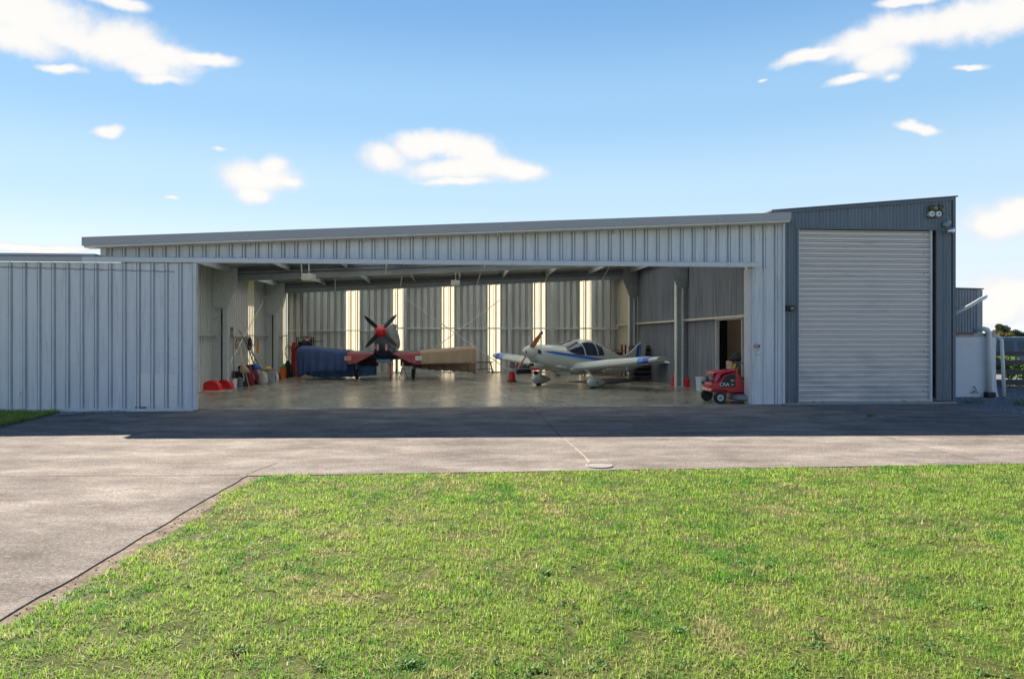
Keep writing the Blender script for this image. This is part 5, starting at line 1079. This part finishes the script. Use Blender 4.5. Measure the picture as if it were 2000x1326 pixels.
obj('pail', MB().lathe([(.125, 0), (.15, .34), (.158, .34), (.158, .37), (.14, .37), (.115, .02)], n=26), 'white', t, auto=40); obj('lid', MB().lathe([(0, .372), (.165, .372), (.165, .40), (0, .405)], n=26), 'white', t, auto=40)
obj('blue_sticker', MB().box(-.03, .06, -.157, -.15, .2, .29), 'slate', t); obj('pink_sticker', MB().box(0.02, .07, -.152, -.145, .08, .17), 'pink', t)
p = gp(1380, 762.5, .12); t = thing('paper_bag', 'green and white paper bag leaning on the mower bonnet', 'bag', (p.x + .03, p.y - .45, .15)); obj('bag_body', MB().box(-.09, .08, -.04, .04, 0, .16, rot=Matrix.Rotation(R(-12), 3, 'Y')), mat('soft_green_paper', (.1, .38, .18), .7), t, bevel=.015); obj('bag_flap', MB().box(.085, .12, -.035, .035, .0, .13, rot=Matrix.Rotation(R(-12), 3, 'Y')), 'white', t)
# ride-on mower, nose to the left
D = 17.35; x0 = (1386 - 1000) / F * D
t = thing('ride_on_mower', 'red ride on lawn mower parked behind the right door jamb', 'mower', (x0 - .1, D, .02), R(3))
hood = [(.0, .36), (.06, .50), (.20, .72), (.34, .76), (.62, .80), (.66, .60), (.62, .42), (.2, .34)]
obj('bonnet', MB().prism([(.13, .50), (.20, .70), (.30, .755), (.66, .80), (.70, .76), (.40, .72), (.30, .66), (.22, .5)], -.22, .30), 'pinkred', t, bevel=.03)
obj('bonnet_lip', MB().prism([(.10, .70), (.14, .735), (.34, .765), (.36, .74)], -.25, .33), 'pinkred', t, bevel=.012)
obj('body', MB().prism([(.06, .26), (.05, .42), (.10, .50), (.24, .50), (.28, .52), (.42, .68), (.66, .74), (.72, .78), (.80, .62), (.84, .50), (1.45, .50), (1.45, .26), (.7, .24)], -.20, .28), 'red', t, bevel=.025)
obj('engine_bay', MB().prism([(.30, .38), (.30, .46), (.40, .62), (.52, .68), (.66, .69), (.66, .38)], -.212, -.198), 'black', t)
obj('front_mudguard', MB().prism([(.0, .28), (.06, .36), (.36, .38), (.46, .32), (.50, .24), (.38, .31), (.12, .31)], -.33, .36), 'red', t, bevel=.02)
obj('headlight', MB().lathe([(0, -.03), (.06, -.02), (.075, .03), (0, .04)], (.09, -.17, .57), 'x', 16), 'slate', t, smooth=True); obj('headlight', MB().lathe([(0, -.03), (.06, -.02), (.075, .03), (0, .04)], (.09, .22, .57), 'x', 16), 'slate', t, smooth=True)
obj('grille_panel', MB().box(.06, .15, -.15, .2, .63, .69), 'ltan', t, bevel=.01)
for x, y, rr in ((.22, -.36, .145), (.17, .42, .145), (1.15, -.36, .24), (1.15, .4, .24)):
    wv = obj('wheel', MB().lathe([(0, -.06), (rr * .75, -.07), (rr * .95, -.05), (rr, 0), (rr * .95, .05), (rr * .75, .07), (0, .06)], (x, y, rr), 'y', 26), 'rubber', t, auto=40)
    if y < 0: obj('rim', MB().lathe([(0, -.02), (rr * .2, -.025), (rr * .3, -.005), (rr * .5, -.005), (rr * .55, -.02), (rr * .55, .02), (0, .02)], (x, y - .065, rr), 'y', 20), 'light', wv, auto=40)
    if y < 0: obj('hub_cap', MB().lathe([(0, -.03), (rr * .2, -.03), (rr * .26, -.015), (0, -.01)], (x, y - .072, rr), 'y', 14), 'grey', wv)
obj('mower_deck', MB().lathe([(0, .07), (.36, .07), (.4, .10), (.38, .19), (.2, .22), (0, .22)], (.95, -.1, 0), 'z', 26), 'grey', t, auto=40)
obj('steering_column', MB().tube([(.72, .04, .74), (.80, .04, .92)], .02, 8), 'black', t); obj('steering_wheel', MB().lathe([(.12, -.01), (.15, 0), (.12, .012)], (.82, .04, .94), 'z', 18), 'black', t)
obj('seat', MB().box(.95, 1.35, -.14, .22, .52, .62), 'black', t, bevel=.03); obj('seat_back', MB().box(1.3, 1.38, -.14, .22, .6, .9), 'black', t, bevel=.03); obj('fuel_cap', MB().lathe([(0, 0), (.03, 0), (.03, .03), (0, .03)], (.86, -.05, .60), 'z', 10), 'ltan', t)
text('side_lettering', 'CRA', .12, 'letter', t, (.39, -.216, .44)); text('side_lettering', 'SM', .075, 'letter', t, (.585, -.216, .53)); text('side_lettering', 'NS', .06, 'letter', t, (.585, -.216, .435))
# inside the doorway
def hbz(u, v, z): p = B(u, v); return (p.x, p.y, z)
t = thing('steel_cabinet', 'blue steel cabinet standing just inside the doorway', 'cabinet', hbz(6.55, 2.35, .015), TH)
obj('cabinet_body', MB().box(-.25, .3, -.55, .55, 0, .92), 'bluecab', t, bevel=.01)
obj('cabinet_door', MB().box(-.262, -.251, -.5, .5, .08, .88), 'bluecab', t, bevel=.006); obj('handle', MB().box(-.285, -.263, .3, .34, .5, .62), 'chrome', t)
t = thing('black_bag', 'slumped black bag on top of the blue cabinet', 'bag', hbz(6.45, 2.75, .936), TH)
mb = MB(); r = random.Random(1); mb.loft([[(.22 * w_ * math.cos(a) * r.uniform(.85, 1.15), .36 * w_ * math.sin(a) * r.uniform(.9, 1.1) + (1 - w_) * .2, z) for a in [k * PI / 7 for k in range(14)]] for z, w_ in ((0, .85), (.06, 1), (.13, .75), (.2, .4), (.25, .15))]); obj('sack', mb, 'darkfab', t, smooth=True); obj('tie', MB().tube([(0, .12, .22), (.02, .18, .28)], .015, 6), 'black', t)
t = thing('cardboard_box', 'open pale cardboard carton in front of the blue cabinet', 'box', hbz(6.12, 2.3, .62), TH); obj('carton', MB().box(-.12, .12, -.2, .2, 0, .26), 'tan', t, bevel=.004); obj('carton_flap', MB().box(-.125, -.118, -.2, .2, .26, .34), 'tan', t)
t = thing('small_bench', 'low dark bench carrying the pale carton in the doorway', 'bench', hbz(6.12, 2.3, .02), TH); obj('bench_top', MB().box(-.16, .16, -.3, .3, .56, .598), 'wood', t)
for x in (-.13, .13):
    for y in (-.25, .25): obj('leg', MB().box(x - .02, x + .02, y - .02, y + .02, 0, .56), 'wood', t)
t = thing('yellow_tool', 'yellow and black power tool beside the carton', 'power tool', hbz(6.08, 2.08, .618), TH)
obj('motor', MB().lathe([(0, -.1), (.06, -.1), (.07, 0), (.05, .1), (0, .1)], (0, -.07, .18), 'z', 14), 'yellow', t, auto=40); obj('grip', MB().tube([(0, -.07, .28), (0, .0, .34), (0, .06, .24), (0, .04, .08)], .022, 8), 'black', t); obj('tool_base', MB().box(-.07, .07, -.13, .07, 0, .08), 'black', t, bevel=.01)

# ================================================================== LEFT HAND SIDE CLUTTER
def drum(px, py, r_, l_, dy=0):
    p = gp(px, py); t = thing('red_tub', l_, 'tub', (p.x, p.y + dy, .05), 0, 'red tubs by the door edge')
    obj('shell', MB().prism([(r_ * math.cos(R(a)), r_ * .98 * math.sin(R(a)) + .02) for a in range(0, 181, 9)] + [(-r_, 0), (r_, 0)], -.12, .12), 'redp', t, bevel=.02); obj('rim', MB().box(-r_ - .02, r_ + .02, -.13, .13, 0, .03), 'redp', t, bevel=.008)
drum(414, 765, .20 + .07, 'front red domed plastic tub beside the sliding door edge'); drum(430, 763, .25, 'second red domed tub tucked behind the front one', .32)
p = gp(419, 767); t = thing('timber_plank', 'short pale plank under the red tubs', 'plank', (p.x, p.y, .021), R(8)); obj('board', MB().box(-.35, .42, -.12, .45, 0, .028), 'palewood', t, bevel=.004); obj('end_batten', MB().box(.30, .36, -.1, .4, .0282, .045), 'grey', t)
def pail(px, py, r_, h, m_, l_):
    p = gp(px, py); t = thing('bucket', l_, 'bucket', (p.x, p.y, .02), 0, 'buckets along the left wall')
    obj('pail', MB().lathe([(r_ * .82, 0), (r_, h), (r_ * 1.06, h), (r_ * 1.06, h + .02), (r_ * .9, h + .02), (r_ * .78, .01)], n=22), m_, t, auto=40); obj('handle', MB().tube([(r_ * math.cos(a), -.02 - r_ * .35 * math.sin(a), h - .02 - .10 * math.sin(a)) for a in [k * PI / 10 for k in range(11)]], .005, 5), 'chrome', t)
    obj('contents', MB().lathe([(0, h - .02), (r_ * .9, h - .02), (r_ * .5, h + .04), (0, h + .05)], n=14), 'ltan', t, smooth=True)
pail(457.5, 758.5, .10, .26, 'white', 'white bucket with blue marks by the near left column'); pail(468, 758, .11, .27, 'bluep', 'grey blue bucket just right of the white bucket')
bpy.data.objects[[o.name for o in C.objects if o.name.startswith('pail')][-1]].data.materials[0] = M['slate']
p = gp(471, 753); t = thing('black_crate', 'open black crate behind the two buckets on the left', 'crate', (p.x, p.y + .1, .02), TH)
obj('crate_body', MB().box(-.24, .24, -.2, .2, 0, .42), 'black', t, bevel=.02); obj('crate_rim', MB().box(-.26, .26, -.22, .22, .42, .45), 'black', t, bevel=.008)
def pole(name, label, cat, a, b, r_, m_, head=None, hm='tan'):
    t = thing(name, label, cat, (a[0], a[1], 0)); q = Vector(b) - Vector((a[0], a[1], 0)); aa = Vector((0, 0, a[2]))
    obj('handle', MB().tube([aa, q], r_, 8), m_, t, smooth=True)
    if head: head(t, aa, q)
    return t
def broomhead(t, a, q):
    d = (q - a).normalized(); mb = MB()
    s = Vector((1, 0, 0)); rings = [[a + d * h + s * w_ * math.cos(u) + Vector((0, 1, 0)) * .05 * math.sin(u) for u in [k * PI / 6 for k in range(12)]] for h, w_ in ((0, .17), (.12, .15), (.26, .08), (.34, .03))]; mb.loft(rings); obj('bristles', mb, 'tan', t, smooth=True)
def spade(t, a, q):
    d = (q - a).normalized(); s = Vector((1, 0, 0)); obj('blade', MB().add([a + s * .1, a + d * .28 + s * .1, a + d * .32, a + d * .28 - s * .1, a - s * .1, a - d * .04], [(0, 1, 2, 3, 4, 5)]), 'grey', t, solid=.006)
def W3(px, py, D): v = wp(px, py, D); return (v.x, v.y, v.z)
pole('broom', 'upturned broom with a long pale handle and tan bristles', 'broom', W3(487, 757, 22.2), W3(461, 655, 22.9), .016, 'palewood')
pole('straw_broom', 'wide tan straw broom propped head down among the golf bags', 'broom', W3(479, 728, 22.3), W3(468, 690, 22.6), .016, 'palewood', broomhead)
pole('shovel', 'long handled shovel leaning across the left wall bracing', 'shovel', W3(526, 748, 24.0), W3(464, 640, 24.3), .018, 'wood', spade)
pole('rake', 'thin dark rake leaning beside the long shovel', 'rake', W3(520, 743, 24.5), W3(478, 655, 24.8), .013, 'grey', None)
pole('long_stick', 'slim pale stick propped between the broom and the shovel', 'stick', W3(497, 740, 23.6), W3(472, 662, 24.2), .013, 'light', None)
pole('mop', 'grey mop handle leaning nearest the first column', 'mop', W3(458, 740, 22.3), W3(455, 650, 22.8), .014, 'grey', None)
pole('paddle', 'worn wooden pole with rusty middle leaning on the left wall', 'pole', W3(505, 735, 25.0), W3(470, 640, 25.3), .02, 'wood', None)
for px, py, m_, l_, tl in ((489, 753.5, 'maroon', 'dark maroon golf bag leaning with clubs beside the broom', -8), (500, 751, 'maroon', 'brighter red striped golf bag right of the maroon one', -14), (477, 756, 'darkfab', 'black and white sports bag at the foot of the broom', -5)):
    p = gp(px, py); t = thing('golf_bag', l_, 'golf bag', (p.x, p.y, .02), 0, 'bags leaning on the left wall'); rt = Matrix.Rotation(R(tl), 3, 'Y')
    obj('bag_tube', MB().lathe([(0, 0), (.13, 0), (.14, .04), (.125, .4), (.135, .62), (.12, .66), (0, .64)], (0, 0, 0), 'z', 18, rot=rt), m_, t, auto=50)
    obj('pocket', MB().box(-.07, .09, -.17, -.11, .06, .34, rot=rt), m_, t, bevel=.03); obj('strap', MB().tube([rt @ Vector((.05, -.14, .1)), rt @ Vector((.09, -.19, .3)), rt @ Vector((.03, -.14, .55))], .014, 6), 'red' if m_ == 'maroon' else 'white', t); obj('top_collar', MB().lathe([(.125, .60), (.145, .62), (.145, .66), (.12, .67)], (0, 0, 0), 'z', 18, rot=rt), 'black', t)
p = wp(500, 718, 23.6); t = thing('blue_helmet', 'round blue helmet resting on top of the red golf bag', 'helmet', (p.x, p.y, p.z)); obj('shell', MB().lathe([(0, .13), (.08, .12), (.125, .06), (.13, 0), (.115, -.06), (0, -.07)], n=20), 'bluep', t, smooth=True); obj('brim', MB().lathe([(.125, -.02), (.145, -.03), (.125, -.04)], n=20), 'bluep', t)
p = gp(514, 752); t = thing('feed_sack', 'dirty white sack standing right of the golf bags', 'sack', (p.x, p.y, .02)); r = random.Random(12)
mb = MB(); mb.loft([[(w_ * .15 * math.cos(a) * r.uniform(.9, 1.1), .11 * w_ * math.sin(a) * r.uniform(.9, 1.1), z) for a in [k * PI / 8 for k in range(16)]] for z, w_ in ((0, 1), (.12, 1.15), (.26, 1.0), (.38, .7), (.44, .4))]); obj('sack_body', mb, mat('sack_cloth', (.45, .42, .38), .9, 0, .2, 8, .3, 20), t, smooth=True); obj('sack_tie', MB().lathe([(.05, 0), (.065, .02), (.05, .04)], (0, 0, .38), 'z', 12), 'tan', t)
p = gp(524, 747); t = thing('carton_stack', 'worn grey carton under the white basin on the left', 'carton', (p.x, p.y, .02), TH); obj('carton_body', MB().box(-.2, .2, -.18, .18, 0, .36), mat('grey_card', (.32, .31, .3), .9, 0, .2, 6), t, bevel=.008); obj('tape', MB().box(-.03, .03, -.184, -.1801, 0, .36), 'tan', t)
p = wp(520, 724.5, 25.4); t = thing('wash_basin', 'shallow off white basin on the grey carton', 'basin', (gp(524, 747).x - .04, gp(524, 747).y, .383)); obj('bowl', MB().lathe([(.12, 0), (.22, .10), (.24, .11), (.21, .10), (.11, .02), (0, .02)], n=24), 'light', t, auto=40); obj('foot_ring', MB().lathe([(.1, 0), (.12, .0), (.12, .012), (.1, .012)], n=20), 'light', t)
t = thing('yellow_hard_hat', 'yellow hard hat lying in the off white basin', 'hard hat', (gp(524, 747).x - .0, gp(524, 747).y, .46)); obj('shell', MB().lathe([(0, .11), (.07, .10), (.11, .05), (.12, 0), (0, 0)], n=20), 'yellow', t, smooth=True); obj('brim', MB().lathe([(.12, 0), (.14, -.005), (.12, -.01)], (.01, -.01, 0), 'z', 20), 'yellow', t)
for k, (px, py, m_, h, l_) in enumerate(((530, 746, 'bluetarp2', .3, 'pale blue bottle in front of the grey carton'), (536, 744, 'bluep', .26, 'dark blue bottle second from the orange bin'), (541, 743.5, 'white', .28, 'white capped bottle nearest the orange bin'), (545, 743, 'navy', .24, 'navy bottle touching the orange bin'))):
    p = gp(px, py); t = thing('bottle', l_, 'bottle', (p.x, p.y, .02), 0, 'bottles along the left wall'); obj('bottle_body', MB().lathe([(0, 0), (.06, 0), (.065, .03), (.062, h * .65), (.025, h * .85), (.025, h), (0, h)], n=16), m_, t, auto=50); obj('cap', MB().lathe([(0, h), (.028, h), (.028, h + .03), (0, h + .03)], n=12), 'red' if k % 2 else 'white', t)
p = gp(553, 740.5); t = thing('orange_bin', 'tall orange bin holding a green cloth beyond the second column', 'bin', (p.x, p.y, .02)); obj('bin_body', MB().lathe([(.105, 0), (.12, .40), (.128, .42), (.11, .42), (.095, .02)], n=20), 'orange', t, auto=40); obj('bin_ribs', MB().lathe([(.113, .20), (.12, .21), (.113, .22)], n=20), 'orange', t)
obj('green_cloth', MB().lathe([(0, .36), (.09, .40), (.08, .5), (.04, .56), (0, .57)], n=14), 'green', t, smooth=True)
p = gp(564, 738); t = thing('black_sack', 'tall black sack slumped against the wall by the red cabinet', 'sack', (p.x, p.y, .02)); r = random.Random(14)
mb = MB(); mb.loft([[(w_ * .17 * math.cos(a) * r.uniform(.88, 1.12) - z * .06, .14 * w_ * math.sin(a) * r.uniform(.9, 1.1), z) for a in [k * PI / 8 for k in range(16)]] for z, w_ in ((0, 1), (.15, 1.1), (.35, 1.0), (.5, .8), (.58, .45))]); obj('sack_body', mb, 'darkfab', t, smooth=True); obj('sack_neck', MB().lathe([(.05, .56), (.08, .62), (.03, .66)], (-.03, 0, 0), 'z', 12), 'darkfab', t)
p = gp(555, 739); t = thing('hose_coil', 'looped dark hose hanging above the orange bin', 'hose', (p.x, p.y + .35, 1.0)); obj('hose_loop', MB().tube([(.16 * math.cos(a) + .02 * a, .02 * a, .26 * math.sin(a)) for a in [k * .32 for k in range(42)]], .012, 6), 'black', t); obj('hose_tail', MB().tube([(-.16, 0, 0), (-.18, 0, -.3), (-.14, 0, -.55)], .012, 6), 'black', t)
# hanging gear on the left wall girt
t = thing('hanging_saw_guard', 'long orange strap hanging from the left wall girt', 'strap', hbz(WL + .2, 10.2, 1.63), TH); obj('strap_body', MB().box(-.03, .03, -.05, .05, -.62, -.08), mat('faded_orange', (.42, .2, .05), .7), t, bevel=.02); obj('hook', MB().tube([(0, 0, -.1), (-.03, 0, .0), (-.08, 0, .02)], .008, 5), 'chrome', t)
t = thing('hanging_jacket', 'small black jacket hanging on the left wall bracing', 'jacket', hbz(WL + .2, 9.2, 1.60), TH); r = random.Random(15); mb = MB(); mb.loft([[(w_ * .06 * math.cos(a), w_ * .15 * math.sin(a) * r.uniform(.85, 1.15), z) for a in [k * PI / 7 for k in range(14)]] for z, w_ in ((-.45, 1.0), (-.3, 1.1), (-.1, 1.0), (0, .4))]); obj('jacket_body', mb, 'darkfab', t, smooth=True); obj('hook', MB().tube([(0, 0, 0), (-.04, 0, .05)], .008, 5), 'chrome', t)
t = thing('hanging_bag', 'blue grey tool pouch hanging near the first left column', 'pouch', hbz(WL + .2, 7.0, 1.95), TH); obj('pouch_body', MB().box(-.05, .05, -.16, .16, -.36, -.04), 'slate', t, bevel=.03); obj('hook', MB().tube([(0, 0, -.04), (-.03, 0, .06)], .008, 5), 'chrome', t); obj('flap', MB().box(.051, .058, -.15, .15, -.18, -.04), 'navy', t)
t = thing('coiled_rope', 'brown rope coil hanging below the left girt', 'rope', hbz(WL + .2, 7.7, 1.40), TH); obj('rope_loop', MB().tube([(.02 * math.sin(3 * a), .10 * math.cos(a), .2 * math.sin(a)) for a in [k * .35 for k in range(54)]], .012, 6), 'wood', t); obj('hook', MB().tube([(0, 0, .2), (-.03, 0, .26)], .008, 5), 'chrome', t)
# red cabinet with engine on top
p = gp(577, 734); t = thing('red_cabinet', 'tall narrow red cabinet at the left end of the blue tarpaulin', 'cabinet', (p.x, p.y + .2, .02), TH)
obj('cabinet_body', MB().box(-.19, .19, -.2, .2, 0, 1.22), 'red', t, bevel=.015); obj('cabinet_door', MB().box(-.17, .17, -.212, -.2005, .05, 1.17), 'red', t, bevel=.006)
obj('handle', MB().box(.10, .12, -.235, -.2125, .6, .75), 'white', t); obj('top_fin', MB().box(-.19, -.05, -.02, .02, 1.2205, 1.36), 'red', t, bevel=.01); obj('white_scratch', MB().box(-.1, .14, -.2145, -.2125, .28, .30, rot=Matrix.Rotation(R(-35), 3, 'Y'), at=(-.14, 0, .1)), 'white', t)
p = wp(597, 681, 29.6); t = thing('workbench', 'narrow steel bench behind the blue tarpaulin', 'workbench', (p.x, p.y, .02), TH); zt1 = p.z
obj('bench_top', MB().box(-.4, .75, -.25, .25, zt1 - .06, zt1 - .02), 'black', t)
for x in (-.35, .7):
    for y in (-.2, .2): obj('leg', MB().box(x - .02, x + .02, y - .02, y + .02, 0, zt1 - .06), 'grey', t)
t = thing('small_engine', 'black framed generator with red cap above the blue tarpaulin', 'generator', (p.x - .02, p.y, zt1 + .002), TH)
mb = MB()
for x in (-.3, .3):
    for y in (-.18, .18): mb.tube([(x, y, 0), (x, y, .46)], .02, 6)
for z in (.02, .46):
    for y in (-.18, .18): mb.tube([(-.3, y, z), (.3, y, z)], .02, 6)
obj('tube_frame', mb, 'black', t); obj('engine_block', MB().box(-.08, .27, -.15, .15, .04, .40), mat('engine_grime', (.09, .07, .06), .5, .4, .5, 20), t, bevel=.03); obj('fan_housing', MB().lathe([(0, -.06), (.12, -.05), (.14, 0), (0, .02)], (.1, -.14, .17), 'y', 16), 'black', t, auto=40)
obj('fuel_cap', MB().lathe([(0, 0), (.07, 0), (.07, .05), (0, .07)], (.02, 0, .46), 'z', 14), 'redp', t, auto=40); obj('alternator', MB().box(-.28, -.09, -.14, .14, .04, .3), 'black', t, bevel=.04); obj('white_label', MB().box(.04, .2, -.202, -.198, .33, .40), 'white', t); obj('pull_bar', MB().tube([(.3, 0, .30), (.72, 0, .30)], .018, 6), 'black', t)
